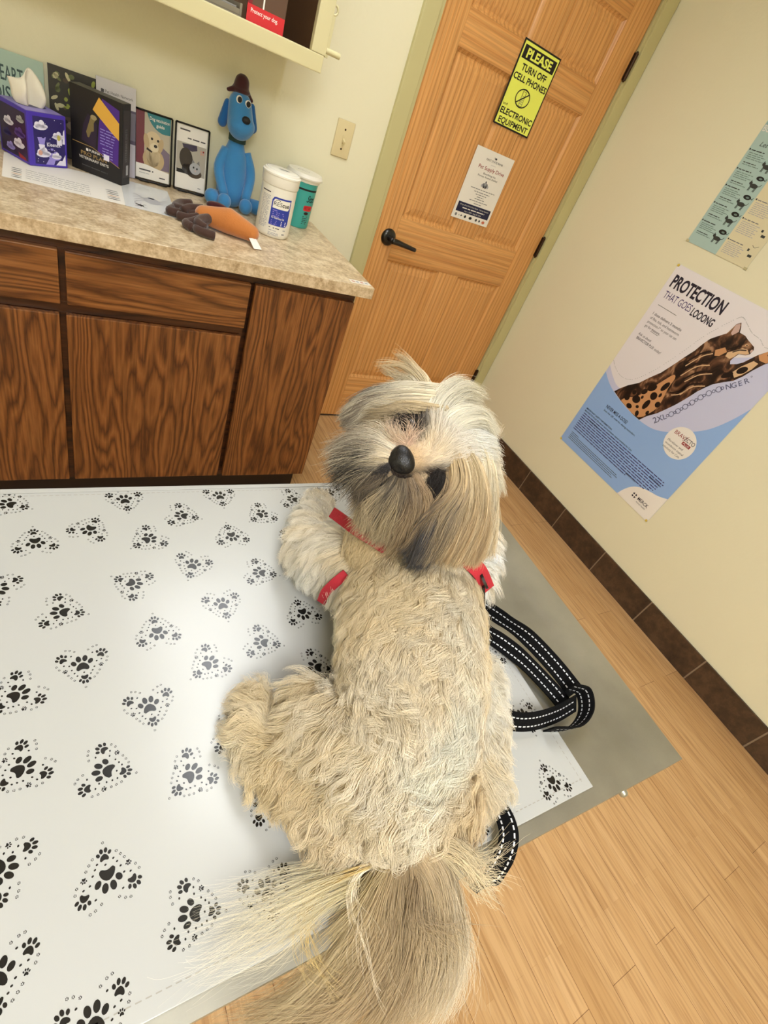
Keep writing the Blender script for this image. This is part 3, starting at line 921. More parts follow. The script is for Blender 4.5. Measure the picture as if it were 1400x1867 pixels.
for u, v, a, b_ in ((.243, .056, .004, .004), (.261, .040, .008, .004), (.244, .121, .004, .004), (.258, .107, .008, .004)):
    p.rect(u - a, v - b_, u + a, v + b_, M_char, 2)
p.line(curve([(.246, .073), (.258, .068), (.270, .076)], 8), .0014, M_char, 2)
chart = p.build('wall_chart', None, on_right(-.664, 1.355, -.002))
tag(chart, 'teal and cream chart of small cat figures pinned above the cat poster', 'chart')
for u, v in ((.002, .003), (.279, .002)):
    bm = bmesh.new(); box(bm, u - .007, u + .007, v - .004, v + .004, .0008, .0013)
    finish(bm, 'tape', plain('clear_tape', (196, 190, 150), .2), chart)
# ------------------------------------------------------------------ things on the counter
GRP_BR = 'brochures standing on the counter'
# heart disease board leaning on the wall
p = Print(); p.sheet(.30, .217, plain('pale_teal_board', (170, 196, 182), .45), .006)
M_dteal = plain('dark_teal_ink', (44, 72, 70), .5)
p.text('HEART', .183, .150, .0340, M_dteal, .068, 2, .008)
p.text('DISEASE', .180, .104, .0340, M_dteal, .100, 2, .008)
tag(p.build('display_board', None, frame((-2.470, -.034, ZC + .001), (1, 0, 0), (0, .11, 1))), 'pale teal board about heart disease leaning on the wall behind the tissue box', 'board')

# photo cover of greenery leaning on the wall
p = Print(); p.sheet(.148, .220, plain('dark_olive_cover', (40, 36, 28), .4), .004)
gr = [plain('leaf_green_print', (150, 160, 62), .4), plain('dull_green_print', (96, 104, 60), .4), plain('pale_leaf_print', (196, 190, 150), .4), plain('umber_print', (74, 58, 46), .4)]
rr = random.Random(4)
for i in range(46):
    p.ell(rr.uniform(.012, .136), rr.uniform(.12, .205), rr.uniform(.004, .013), rr.uniform(.003, .007), gr[rr.choice((0, 0, 1, 1, 2, 3))], 1 + i % 3, rr.uniform(0, 3), 8)
p.ell(.050, .085, .034, .022, gr[3], 1); p.ell(.060, .086, .020, .012, plain('taupe_print', (120, 104, 88), .4), 2); p.ell(.038, .094, .006, .005, M_black, 3)
tag(p.build('booklet', None, frame((-2.160, -.020, ZC + .001), (1, 0, 0), (0, .06, 1))), 'dark booklet with green leafy cover leaning on the wall behind the black box', 'booklet')

# tall purple brochure, white top
p = Print(); p.sheet(.105, .233, plain('violet_grey_cover', (78, 70, 96), .4), .008)
p.rect(0, .176, .105, .233, plain('greyish_white_print', (206, 202, 206), .4), 1)
p.rect(.012, .199, .020, .207, M_dgrey, 2); p.text('Pet Health Network', .023, .1995, .0075, M_dgrey, .074, 2, 0)
p.rect(.070, 0, .105, .09, plain('lilac_band_print', (190, 186, 200), .4), 1)
p.rect(.082, .10, .105, .17, plain('dusk_print', (112, 108, 128), .4), 1)
tag(p.build('brochure', None, frame((-2.042, -.050, ZC + .001), (1, 0, 0), (0, .13, 1))), 'tall purple brochure with white top behind the black box', 'brochure')

# brochures in wire holders
M_wire = plain('black_wire', (26, 22, 20), .35, .5)
def holder(x, w, label):
    t = empty('brochure_holder', (x + w / 2, -.03, ZC), 0, label, 'brochure holder', 'wire brochure holders')
    bm = bmesh.new()
    hw = w / 2
    P = lambda a, y, z: (a, y, z)
    for s in (-1, 1):
        tube(bm, [P(s * hw, -.014, .004), P(s * hw, .004, .10), P(s * hw, .018, .186)], [.0028] * 3, 8)
    tube(bm, [P(-hw, -.014, .004), P(-hw * .45, -.020, .003), P(hw * .45, -.020, .003), P(hw, -.014, .004)], [.0028] * 4, 8)
    tube(bm, [P(-hw, .018, .186), P(hw, .018, .186)], [.0026] * 2, 8)
    finish(bm, 'wire_frame', M_wire, t, smooth=True)
    for s in (-.5, .5):
        bm = bmesh.new(); tube(bm, [P(s * hw - .012, -.020, .0032), P(s * hw - .012, -.028, .0032), P(s * hw + .012, -.028, .0032), P(s * hw + .012, -.020, .0032)], [.0022] * 4, 8)
        finish(bm, 'front_lip', M_wire, t, smooth=True)
holder(-1.9375, .108, 'black wire holder with the puppy brochure')
holder(-1.8185, .104, 'black wire holder with the white kitten brochure')
M_bt = plain('brochure_teal', (34, 122, 132), .4)
M_pup = plain('puppy_cream_print', (214, 194, 156), .4)
M_pup2 = plain('puppy_shade_print', (190, 166, 126), .4)
p = Print(); p.sheet(.100, .184, plain('brochure_beige', (196, 184, 158), .4), .008)
p.rect(0, .034, .100, .184, plain('soft_beige_photo', (186, 176, 154), .4), 1)
p.rect(0, .034, .024, .184, plain('wine_photo', (112, 34, 52), .4), 2)
p.poly([(.060, .034), (.100, .034), (.100, .085), (.078, .098), (.066, .080)], plain('mauve_photo', (120, 104, 124), .4), 2)
p.ell(.052, .058, .032, .032, M_pup2, 3); p.ell(.050, .072, .022, .034, M_pup, 3)
p.ell(.050, .106, .024, .028, M_pup, 4); p.ell(.030, .104, .008, .020, M_pup2, 5, .15); p.ell(.072, .100, .008, .020, M_pup2, 5, -.2)
p.ell(.054, .092, .013, .012, plain('puppy_light_print', (228, 212, 178), .4), 5); p.ell(.057, .096, .0052, .0045, M_brown, 6)
p.ell(.046, .114, .0034, .0036, M_brown, 6); p.ell(.064, .112, .0034, .0036, M_brown, 6)
p.poly([(.030, .082), (.046, .076), (.048, .080), (.032, .088)], M_brown, 6)
p.poly([(.030, .184), (.100, .184), (.100, .136)] + [tuple(q[:2]) for q in spline([(.100, .136, 0), (.078, .134, 0), (.056, .142, 0), (.040, .158, 0), (.032, .175, 0), (.030, .184, 0)], 16)][1:-1], M_bt, 4)
p.text('Dog vaccination', .039, .1625, .0085, M_white, .058, 6, .012); p.text('guide', .058, .1480, .0085, M_white, .024, 6, .012)
p.poly([(0, 0), (.1, 0), (.1, .030), (.06, .035), (.03, .040), (0, .040)], M_card, 5)
p.greek(.010, .022, .042, .0062, M_dgrey, 6, 3); p.greek(.010, .014, .03, .003, M_lgrey, 6, 4); p.greek(.070, .010, .018, .005, M_dgrey, 6, 5)
tag(p.build('brochure', None, frame((-1.9335, -.0365, ZC + .006), (1, 0, 0), (0, .17, 1))), 'dog vaccination brochure with cream puppy and teal corner', 'brochure', GRP_BR)
p = Print(); p.sheet(.096, .184, M_card, .008)
p.greek(.010, .164, .034, .0066, M_dgrey, 1, 1)
p.greek(.034, .144, .056, .0055, M_dgrey, 1, 2)
p.rect(.002, .045, .094, .132, plain('grey_photo', (178, 172, 160), .4), 1)
p.poly([(.018, .128), (.064, .132), (.066, .118), (.05, .112), (.022, .118)], plain('plum_photo', (58, 48, 74), .4), 2)
p.ell(.032, .088, .021, .031, plain('dark_cat_print', (52, 42, 34), .4), 3, .1); p.ell(.040, .060, .020, .016, M_dgrey, 3)
p.ell(.062, .066, .018, .017, M_lgrey, 4); p.ell(.060, .052, .024, .014, plain('umber_cat_print', (72, 58, 46), .4), 3)
p.poly([(.050, .080), (.053, .092), (.060, .083)], M_grey, 4); p.poly([(.066, .083), (.074, .091), (.076, .078)], M_grey, 4)
p.ell(.057, .069, .0025, .003, M_black, 5); p.ell(.068, .067, .0025, .003, M_black, 5); p.ell(.063, .060, .0025, .0018, M_pink, 5)
p.rect(.004, .045, .03, .056, M_black, 3)
p.rect(.076, .117, .081, .122, M_redink, 3); p.rect(.083, .117, .088, .122, M_crimson, 3); p.rect(.076, .110, .081, .115, M_redink, 3); p.rect(.083, .110, .088, .115, M_redink, 3)
p.greek(.074, .010, .012, .004, M_grey, 1, 8)
tag(p.build('brochure', None, frame((-1.8145, -.0365, ZC + .006), (1, 0, 0), (0, .17, 1))), 'white brochure with a grey kitten photo beside the blue plush dog', 'brochure', GRP_BR)

# magenta card at the left
p = Print(); p.sheet(.10, .075, plain('magenta_card', (186, 44, 96), .45), .003)
tag(p.build('card', None, frame((-2.390, -.150, ZC + .001), (1, 0, 0), (0, .25, 1))), 'magenta card standing left of the purple tissue box', 'card')

# laminated sheets lying on the counter
def laid(name, x, y, w, h, label, group=None, z=.0004):
    q = Print(); q.sheet(w, h, M_white, .0003)
    return q
p = laid(0, 0, 0, 0, 0, 0)
p = Print(); p.sheet(.290, .225, M_white, .0003)
for i in range(5):
    p.greek(.050, .030 + .018 * i, .070, .004, M_grey, 1, i); p.greek(.122, .024 + .018 * i, .075, .004, M_grey, 1, 9 + i)
for i, v in enumerate((.020, .034, .048, .064, .080, .096)):
    m = (M_dgrey, M_grey, M_orange, M_dgrey)[i % 4]
    p.ell(.030, v, .012, .0028, m, 1, n=10); p.ell(.255, v + .01, .017, .0032, m, 1, n=10)
tag(p.build('laminated_sheet', None, frame((-2.2785, -.353, ZC + .0006), (1, -.004, 0), (.004, 1, 0))), 'laminated chart sheet lying under the tissue box and black box', 'sheet')
p = Print(); p.sheet(.138, .262, plain('cool_white_laminate', (222, 224, 224), .12), .0003)
p.ell(.078, .105, .024, .030, M_lgrey, 1); p.ell(.078, .132, .009, .008, M_lgrey, 1)
for s in (-1, 1):
    for k, a in enumerate((.6, .25, -.15, -.5)):
        p.line([(.078 + s * .020, .105 + .02 * a), (.078 + s * .042, .105 + .055 * a), (.078 + s * .050, .092 + .070 * a)], .0032, M_lgrey, 2)
p.ell(.042, .036, .009, .006, M_black, 2, -.3); p.ell(.031, .040, .003, .003, M_black, 2)
for s in (-1, 1):
    for k in (-1, 0, 1):
        p.line([(.042 + .005 * k, .036 + s * .004), (.042 + .010 * k, .036 + s * .012), (.042 + .016 * k, .036 + s * .014)], .0012, M_black, 2)
p.greek(.095, .010, .036, .003, M_grey, 1, 3)
tag(p.build('laminated_sheet', None, frame((-1.9985, -.357, ZC + .0010), (1, -.05, 0), (.05, 1, 0))), 'glossy laminated sheet with a black tick and grey tick outline, in front of the brochures', 'sheet')

# tissue box
M_purple = plain('purple_box_print', (70, 48, 168), .4)
M_dpurple = plain('night_purple_print', (38, 28, 96), .4)
M_cloud = plain('cloud_white_print', (226, 222, 240), .4)
M_lil = plain('lilac_box_print', (150, 138, 214), .4)
S_ = .112; TB = empty('tissue_box', (-2.2045, -.122, ZC + .0012), .62, 'purple cloud patterned cube tissue box with a tissue sticking out', 'tissue box')
bm = bmesh.new(); box(bm, -S_ / 2, S_ / 2, -S_ / 2, S_ / 2, 0, .127, .0015); finish(bm, 'carton', M_purple, TB)
def cloud(p, u, v, s, m, layer):
    for du, dv, a, b_ in ((0, 0, .020, .007), (-.009, .005, .008, .008), (.004, .008, .009, .010), (.014, .003, .009, .005)):
        p.ell(u + du * s, v + dv * s, a * s, b_ * s, m, layer, 0, 12)
p = Print()
p.rect(.010, .006, .106, .118, M_dpurple, 0)
p.rect(.010, .006, .016, .118, M_purple, 1)
cloud(p, .036, .094, .95, M_cloud, 2); cloud(p, .085, .075, .8, M_cloud, 2); p.rect(.082, .056, .097, .078, M_cloud, 2); p.ell(.088, .074, .005, .007, plain('mustard_print', (186, 176, 90), .4), 3)
p.poly([(.026, .070), (.050, .072), (.044, .050), (.032, .050)], M_lil, 1); p.poly([(.028, .054), (.046, .054), (.044, .034), (.034, .030)], M_cloud, 2)
cloud(p, .040, .030, 1.0, M_cloud, 2); cloud(p, .074, .024, .9, M_lil, 1); cloud(p, .078, .026, .7, M_cloud, 2); p.poly([(.046, .006), (.070, .006), (.076, .020), (.060, .026)], M_lil, 2)
p.poly([(.076, .006), (.106, .006), (.106, .034), (.096, .018), (.088, .018)], M_cloud, 3)
p.poly([(.098, .060), (.106, .060), (.106, .096), (.102, .090)], M_cloud, 2); p.ell(.032, .034, .006, .006, M_redink, 3); p.ell(.042, .076, .006, .007, M_dpurple, 3)
p.text('Kleenex', .052, .0515, .0090, M_cloud, .040, 4, .014); p.rect(.062, .042, .070, .047, M_lil, 4)
rr = random.Random(2)
for i in range(16):
    p.ell(rr.uniform(.02, .1), rr.uniform(.01, .115), .0011, .0011, M_cloud, 3, n=6)
p.build('front_print', TB, frame((-S_ / 2, -S_ / 2 - .0002, 0), (1, 0, 0), (0, 0, 1)))
p = Print()
p.rect(.006, .006, .106, .118, plain('dusky_purple_print', (44, 30, 66), .4), 0)
for u, v, s, m in ((.040, .078, .9, M_cloud), (.086, .096, .7, M_lgrey), (.074, .036, 1.0, M_cloud), (.030, .050, .8, M_dpurple), (.080, .062, 1.0, plain('plum_box_print', (84, 62, 140), .4)), (.040, .020, .8, M_lil)):
    cloud(p, u, v, s, m, 2)
p.poly([(.070, .018), (.098, .012), (.100, .006), (.074, .006)], M_crimson, 2)
p.build('side_print', TB, frame((-S_ / 2 - .0002, S_ / 2, 0), (0, -1, 0), (0, 0, 1)))
p = Print(); p.rect(.004, .004, .108, .108, M_lil, 0); p.ell(.056, .056, .040, .018, M_dpurple, 1)
p.build('top_print', TB, frame((-S_ / 2, -S_ / 2, .1272), (1, 0, 0), (0, 1, 0)))
m, nt, b = new_mat('tissue_paper'); b.inputs['Base Color'].default_value = rgb(232, 226, 208); b.inputs['Roughness'].default_value = .9; b.inputs['Subsurface Weight'].default_value = .2; b.inputs['Subsurface Radius'].default_value = (.01, .01, .01)
M_tissue = m
bm = bmesh.new()
base = [(-.030, .004), (-.016, -.008), (0, .006), (.014, -.008), (.030, .004)]
mid = [(-.044, .012, .032), (-.026, -.020, .040), (-.002, .010, .052), (.022, -.024, .030), (.042, .006, .024)]
top = [(-.046, .018, .052), (-.026, -.004, .058), (.002, .002, .082), (.028, -.006, .055), (.040, .006, .036)]
G = [[(x, y, .118) for x, y in base], [(x * .9 + bx * .1, y * .8, .127 + z * .35) for (x, y, z), (bx, by) in zip(mid, base)], [(x, y, .127 + z) for x, y, z in mid], [(x, y, .127 + z) for x, y, z in top]]
GG = np.array([spline(r, 25) for r in G])
GG = np.array([spline(GG[:, j], 16) for j in range(25)])
vv = [[bm.verts.new(q) for q in r] for r in GG]
for a, b_ in zip(vv, vv[1:]):
    for i in range(15):
        bm.faces.new((a[i], a[i + 1], b_[i + 1], b_[i]))
o = finish(bm, 'tissue', M_tissue, TB, smooth=True)
o.modifiers.new('s', 'SOLIDIFY').thickness = .0009

# black and purple food box
FW, FD, FH = .146, .050, .206
FB = empty('food_box', (-2.0378, -.1135, ZC + .0012), -.56, 'black and purple boxed pet food carton with an orange label, standing on the laminated sheet', 'box')
M_fb = plain('black_carton', (22, 19, 22), .4)
M_fp = plain('royal_purple_print', (72, 34, 134), .4)
M_gold = plain('gold_print', (170, 138, 84), .35)
bm = bmesh.new(); box(bm, -FW / 2, FW / 2, -FD / 2, FD / 2, 0, FH, .0012); finish(bm, 'carton', M_fb, FB)
p = Print()
p.poly([(.076, .060), (.136, .030), (.138, .186), (.090, .198), (.080, .130)], M_fp, 1)
p.poly([(.030, .080), (.070, .070), (.076, .130), (.050, .150), (.036, .120)], plain('night_violet_print', (40, 26, 52), .4), 1)
p.poly([(.044, .104), (.052, .128), (.058, .146), (.072, .150), (.070, .138), (.066, .132), (.066, .112), (.058, .108), (.052, .092), (.048, .092)], plain('olive_dog_print', (124, 108, 66), .4), 2)
p.ell(.066, .145, .009, .006, plain('buff_dog_print', (158, 142, 104), .4), 3)
p.line([(.004, .071), (.062, .070), (.140, .044)], .0016, M_gold, 3)
p.poly([(0, .0705), (.062, .0695), (.144, .0430), (.144, .001), (0, .001)], M_fb, 2)
p.rect(.043, .0565, .0495, .063, M_white, 4); p.text('PURINA', .0515, .0570, .0062, M_white, .032, 4, .01)
p.text('PRO PLAN', .028, .0435, .0098, M_gold, .074, 4, .006); p.text('VETERINARY DIETS', .022, .0335, .0068, M_white, .086, 4, .008)
p.greek(.030, .016, .075, .004, M_dgrey, 4, 6)
for i in range(6):
    p.greek(.084, .124 - .0072 * i, .046 - .002 * i, .0036, M_lil, 4, i)
for i in range(4):
    p.greek(.090, .078 - .0068 * i, .030, .0036, M_lil, 4, 10 + i)
p.rect(.094, .0505, .110, .0655, M_cloud, 5)
p.build('front_print', FB, frame((-FW / 2, -FD / 2 - .0004, 0), (1, 0, 0), (0, 0, 1)))
p = Print(); p.rect(.006, .02, .044, .190, plain('smoky_carton_print', (58, 52, 56), .4), 0)
p.text('VETERINARY DIETS', .030, .060, .012, M_grey, .085, 1, 0, 'L', PI / 2)
p.rect(.026, .026, .038, .052, M_lgrey, 1)
p.build('side_print', FB, frame((FW / 2 + .0002, -FD / 2, 0), (0, 1, 0), (0, 0, 1)))
p = Print(); p.poly([(.0, .052), (.018, .086), (.074, .044), (.074, .002), (.06, .010)], plain('orange_label', (222, 170, 66), .5), 1); p.sheet(.0005, .0005, M_fb, .0002, .03, .04)
p.build('orange_label', FB, frame((-FW / 2 + .064, -FD / 2 - .0016, .112), (1, 0, 0), (0, 0, 1)))

# wipes canister
def canister(x, y, label, cat, body_prof, m_body, lid_prof, group=None, rz=0):
    t = empty('wipes_canister', (x, y, ZC), rz, label, cat)
    bm = bmesh.new(); lathe(bm, body_prof, n=56); finish(bm, 'canister_body', m_body, t, angle=.5)
    bm = bmesh.new(); lathe(bm, lid_prof, n=56); finish(bm, 'lid', M_whitep, t, angle=.5)
    return t
def around(r, a0):
    return lambda co: ((r + co[2]) * math.sin(co[0] / r + a0), -(r + co[2]) * math.cos(co[0] / r + a0), co[1])
c1 = canister(-1.548, -.284, 'white wipes canister with blue square label beside the orange plush squid', 'canister',
    [(0, .001), (.050, .001), (.0540, .006), (.0555, .014), (.0555, .146), (.0535, .149), (.0535, .152), (0, .152)], M_whitep,
    [(0, .149), (.0570, .149), (.0585, .153), (.0585, .176), (.0600, .1775), (.0600, .1815), (.0560, .1830), (.0545, .1870), (.0500, .1890), (.0, .1890)], rz=0)
M_rb = plain('royal_blue_print', (38, 58, 160), .35)
VA = -.24                                   # the label faces the photographer
p = Print()
def rrect(p, u0, v0, u1, v1, r, m, layer, corners=(1, 1, 1, 1)):
    pts = []
    for (cx, cy, a0), on in zip(((u1 - r, v1 - r, 0), (u0 + r, v1 - r, 90), (u0 + r, v0 + r, 180), (u1 - r, v0 + r, 270)), corners):
        if on:
            pts += [(cx + r * math.cos(math.radians(a0 + t)), cy + r * math.sin(math.radians(a0 + t))) for t in (0, 30, 60, 90)]
        else:
            pts.append({0: (u1, v1), 90: (u0, v1), 180: (u0, v0), 270: (u1, v0)}[a0])
    # strips so that it can bend
    xs = np.linspace(u0, u1, 15)
    def span(x):
        ys = []
        for (ax, ay), (bx, by) in zip(pts, pts[1:] + pts[:1]):
            if abs(ax - bx) > 1e-9 and min(ax, bx) - 1e-9 <= x <= max(ax, bx) + 1e-9:
                ys.append(ay + (by - ay) * (x - ax) / (bx - ax))
        return min(ys), max(ys)
    for a, b_ in zip(xs, xs[1:]):
        (l0, h0), (l1, h1) = span(a + 1e-7), span(b_ - 1e-7)
        p.poly([(a, l0), (b_, l1), (b_, h1), (a, h0)], m, layer)
rrect(p, -.021, .040, .044, .122, .010, M_rb, 1, (0, 1, 0, 1))
rrect(p, -.017, .090, .040, .117, .008, M_whitep, 2, (0, 1, 0, 1))
p.text('RES', -.014, .098, .0120, M_dgrey, .026, 3, 0); p.text('cue', .013, .098, .0125, M_black, .024, 3, .02)
p.line(curve([(-.010, .1125), (-.002, .1155), (.006, .1125)], 8), .0016, M_black, 3)
for i in range(4):
    p.greek(-.014, .083 - .0055 * i, (.014, .036, .040, .022)[i], .0036, M_lil, 3, i)
p.text('For Veterinary Use', -.015, .0605, .0062, M_whitep, .042, 3, .012)
for i in range(3):
    p.greek(-.015, .053 - .005 * i, .020, .0034, M_lil, 3, 7 + i); p.rect(.018, .043 + .005 * i, .036, .0462 + .005 * i, M_cloud, 3)
p.greek(-.018, .031, .034, .004, M_dgrey, 1, 9); p.greek(-.018, .023, .025, .0035, M_lgrey, 1, 10)
for i in range(3):
    p.greek(-.018, .0165 - .0034 * i, .034, .0028, M_lgrey, 1, 20 + i)
p.greek(.030, .028, .010, .005, M_lgrey, 1, 9); p.greek(.028, .016, .012, .005, M_grey, 1, 9)
for i in range(24):
    p.greek(-.058, .118 - .0040 * i, .030 - .006 * (i % 4 == 3), .0028, M_lgrey, 1, 30 + i)
p.rect(-.062, .128, -.030, .131, M_dgrey, 1, 6)
p.build('label', c1, None, around(.0558, VA))
p = Print(); p.ell(.006, .004, .018, .0045, M_grey, 1, -.25); p.ring(0, 0, .050, .050, .0012, M_lgrey, 1, 40); p.rect(-.012, -.012, .010, -.010, M_lgrey, 1); p.poly([(.002, .006), (.026, .008), (.026, .016), (.002, .012)], M_whitep, 3)
p.build('lid_print', c1, Matrix.Translation((0, 0, .1892)))
c2 = canister(-1.398, -.092, 'teal canister with red label behind the white wipes canister', 'canister',
    [(0, .001), (.044, .001), (.0465, .006), (.0520, .145), (.0530, .149), (.0530, .156), (0, .156)], plain('teal_canister', (62, 172, 166), .4),
    [(0, .152), (.0560, .150), (.0565, .160), (.0640, .161), (.0648, .166), (.0620, .170), (.0600, .176), (.0, .1765)])
p = Print()
p.rect(-.05, .126, .05, .132, M_black, 1, 16)
p.text('Stat', .006, .092, .022, M_black, .034, 2, .004, 'L', 0, .25)
rrect(p, .000, .062, .040, .080, .004, M_red, 1); p.text('PET TABS', .004, .067, .0085, plain('maroon_ink', (96, 20, 28), .5), .030, 2, .01)
p.ell(.016, .054, .010, .005, M_brown, 1)
for i in range(5):
    p.greek(.004, .042 - .006 * i, .024, .004, M_dteal, 1, i)
def cone_warp(co):
    r = .0468 + (.0520 - .0468) * (co[1] / .145) + co[2] + .0002
    a = co[0] / .05 + .0
    return (r * math.sin(a), -r * math.cos(a), co[1])
p.build('label', c2, None, cone_warp)
p = Print(); p.ring(.0, -.004, .014, .008, .0012, M_grey, 1); p.ring(-.018, .004, .010, .005, .0012, M_grey, 1); p.greek(-.034, -.002, .016, .004, M_lgrey, 1, 3)
p.build('lid_print', c2, Matrix.Translation((0, 0, .1767)))

# plush squid
M_fur_o = plain('orange_plush', (190, 118, 60), .95, spec=.1, bump=.25, bscale=260, sheen=.5)
M_fur_b = plain('brown_plush', (72, 52, 46), .95, spec=.1, bump=.25, bscale=260, sheen=.3)
M_fur_m = plain('maroon_plush', (64, 24, 28), .95, spec=.1, bump=.2, bscale=260, sheen=.3)
SQ = empty('plush_squid', (-1.735, -.390, ZC), 0, 'orange plush squid with brown tentacles lying at the front of the counter', 'plush toy')
sq = Vector((-1.735, -.390, 0))
o = blob('mantle', [((-1.792 - sq.x, -.372 - sq.y, .030), (-1.725 - sq.x, -.398 - sq.y, .036), .025, .036), ((-1.725 - sq.x, -.398 - sq.y, .036), (-1.662 - sq.x, -.432 - sq.y, .027), .036, .024)], .0035, M_fur_o, SQ, 6)
o = blob('cap', [('e', (-1.752 - sq.x, -.366 - sq.y, .058), (.034, .020, .013), Matrix.Rotation(-.4, 4, 'Z') @ Matrix.Rotation(-.4, 4, 'X'))], .003, M_fur_m, SQ, 3)
for pts in ([(-1.795, -.366, .034), (-1.835, -.335, .022), (-1.858, -.310, .016), (-1.838, -.262, .016), (-1.802, -.248, .020)],
            [(-1.795, -.370, .028), (-1.845, -.356, .016), (-1.880, -.352, .013), (-1.868, -.318, .012)],
            [(-1.795, -.380, .026), (-1.835, -.388, .016), (-1.862, -.372, .012)],
            [(-1.790, -.388, .026), (-1.828, -.412, .015), (-1.850, -.430, .012), (-1.838, -.456, .012)],
            [(-1.785, -.394, .026), (-1.812, -.430, .016), (-1.826, -.462, .013), (-1.808, -.482, .013), (-1.782, -.486, .012)],
            [(-1.780, -.396, .030), (-1.806, -.420, .030), (-1.822, -.448, .026), (-1.805, -.470, .022)],
            [(-1.792, -.360, .040), (-1.826, -.352, .034), (-1.850, -.368, .026)]):
    bm = bmesh.new(); tube(bm, [(a - sq.x, b_ - sq.y, c_) for a, b_, c_ in pts], [.014, .0125, .012, .0125, .012], 12)
    finish(bm, 'tentacle', M_fur_b, SQ, smooth=True)
bm = bmesh.new()
vs = [bm.verts.new(q) for q in ((.060, -.068, .020), (.084, -.060, .020), (.094, -.098, .004), (.068, -.104, .004))]
bm.faces.new(vs)
o = finish(bm, 'care_tag', M_white, SQ); o.modifiers.new('s', 'SOLIDIFY').thickness = .0008

# blue plush dog
M_fur_bl = plain('blue_plush', (62, 130, 186), .95, spec=.1, bump=.25, bscale=240, sheen=.5)
M_fur_bd = plain('deep_blue_plush', (38, 96, 160), .95, spec=.1, bump=.25, bscale=240, sheen=.4)
M_collar = plain('dark_green_collar', (22, 52, 48), .8)
BX, BY = -1.640, -.078
BD = empty('plush_dog', (BX, BY, ZC), 0, 'blue plush dog with maroon hat sitting against the wall between brochures and canisters', 'plush toy')
def Q(x, y, z):
    return (x - BX, y - BY, z - ZC)
blob('body', [(Q(-1.640, -.074, .955), Q(-1.640, -.064, 1.05), .050, .042), (Q(-1.640, -.064, 1.05), Q(-1.638, -.058, 1.10), .040, .024)], .004, M_fur_bl, BD, 6)
for s, pts in ((-1, [(-1.668, -.066, 1.070), (-1.692, -.088, 1.015), (-1.676, -.130, .950)]), (1, [(-1.606, -.066, 1.075), (-1.586, -.088, 1.020), (-1.604, -.130, .950)])):
    bm = bmesh.new(); tube(bm, [Q(*q) for q in pts], [.018, .0165, .015], 14); finish(bm, 'arm', M_fur_bl, BD, smooth=True)
for x in (-1.676, -1.603):
    blob('hand', [('e', Q(x, -.142, .9345), (.0225, .0225, .0245))], .004, M_fur_bl, BD, 3)
for x, y in ((-1.712, -.118), (-1.556, -.112)):
    blob('foot', [(Q(x + (.03 if x < -1.6 else -.03), y + .035, .932), Q(x, y, .9335), .018, .024)], .004, M_fur_bl, BD, 4)
blob('head', [(Q(-1.646, -.072, 1.200), Q(-1.640, -.084, 1.150), .036, .042), ('e', Q(-1.639, -.094, 1.152), (.042, .036, .034))], .004, M_fur_bl, BD, 6)
for a, b_, r0, r1 in ((Q(-1.682, -.060, 1.195), Q(-1.690, -.056, 1.140), .010, .015), (Q(-1.606, -.062, 1.205), Q(-1.594, -.058, 1.150), .010, .016)):
    blob('ear', [(a, b_, r0, r1)], .0035, M_fur_bd, BD, 4)
bm = bmesh.new(); lathe(bm, [(.024, -.009), (.0275, -.009), (.0275, .009), (.024, .009)], c=Q(-1.638, -.062, 1.109), n=24); finish(bm, 'collar', M_collar, BD, smooth=False)
M_hat = plain('maroon_felt', (58, 18, 20), .95, sheen=.3)
blob('hat', [('e', Q(-1.648, -.066, 1.236), (.030, .030, .010)), (Q(-1.648, -.064, 1.240), Q(-1.646, -.062, 1.256), .024, .022), (Q(-1.672, -.072, 1.234), Q(-1.688, -.074, 1.228), .008, .006), (Q(-1.628, -.068, 1.234), Q(-1.612, -.070, 1.220), .008, .006)], .0035, M_hat, BD, 4)
bm = bmesh.new(); ball(bm, Q(-1.636, -.126, 1.172), (.0135, .010, .0105)); finish(bm, 'nose', M_black, BD, smooth=True)
for x, z in ((-1.659, 1.216), (-1.631, 1.212)):
    bm = bmesh.new(); ball(bm, Q(x, -.1035, z), (.0096, .005, .0104)); e = finish(bm, 'eye', M_whitep, BD, smooth=True)
    bm = bmesh.new(); ball(bm, Q(x + .0006, -.1065, z), (.0072, .004, .0080)); finish(bm, 'pupil', M_black, e, smooth=True)
# ------------------------------------------------------------------ steel examination table
TA = -0.0322
TZ = 0.8656
ux, uy = -math.cos(TA), -math.sin(TA); vx, vy = -math.sin(TA), math.cos(TA)
TL, TW = 1.24, .5763
TCX, TCY = -1.5002 + ux * TL / 2 + vx * TW / 2, -2.1013 + uy * TL / 2 + vy * TW / 2
table = empty('exam_table', (TCX, TCY, 0), TA, 'stainless steel veterinary examination table under the paw print mat', 'table')
bm = bmesh.new()
xs = [-TL / 2, -TL / 2 + .012, -TL / 2 + .055, -TL / 2 + .065, -TL / 2 + .075] + list(np.linspace(-TL / 2 + .15, TL / 2 - .15, 8)) + [TL / 2 - .075, TL / 2 - .065, TL / 2 - .055, TL / 2 - .012, TL / 2]
ys = [-TW / 2, -TW / 2 + .010, -TW / 2 + .020, -TW / 2 + .030] + list(np.linspace(-TW / 2 + .06, TW / 2 - .06, 6)) + [TW / 2 - .030, TW / 2 - .020, TW / 2 - .010, TW / 2]
def tz(x, y):
    ex = TL / 2 - abs(x); ey = TW / 2 - abs(y)
    a = min(1, max(0, (ex - .045) / .030)); d = a * a * (3 - 2 * a)
    return TZ + .0008 - .0023 * d
gv = [[bm.verts.new((x, y, tz(x, y))) for y in ys] for x in xs]
for a, b_ in zip(gv, gv[1:]):
    for j in range(len(ys) - 1):
        bm.faces.new((a[j], a[j + 1], b_[j + 1], b_[j]))
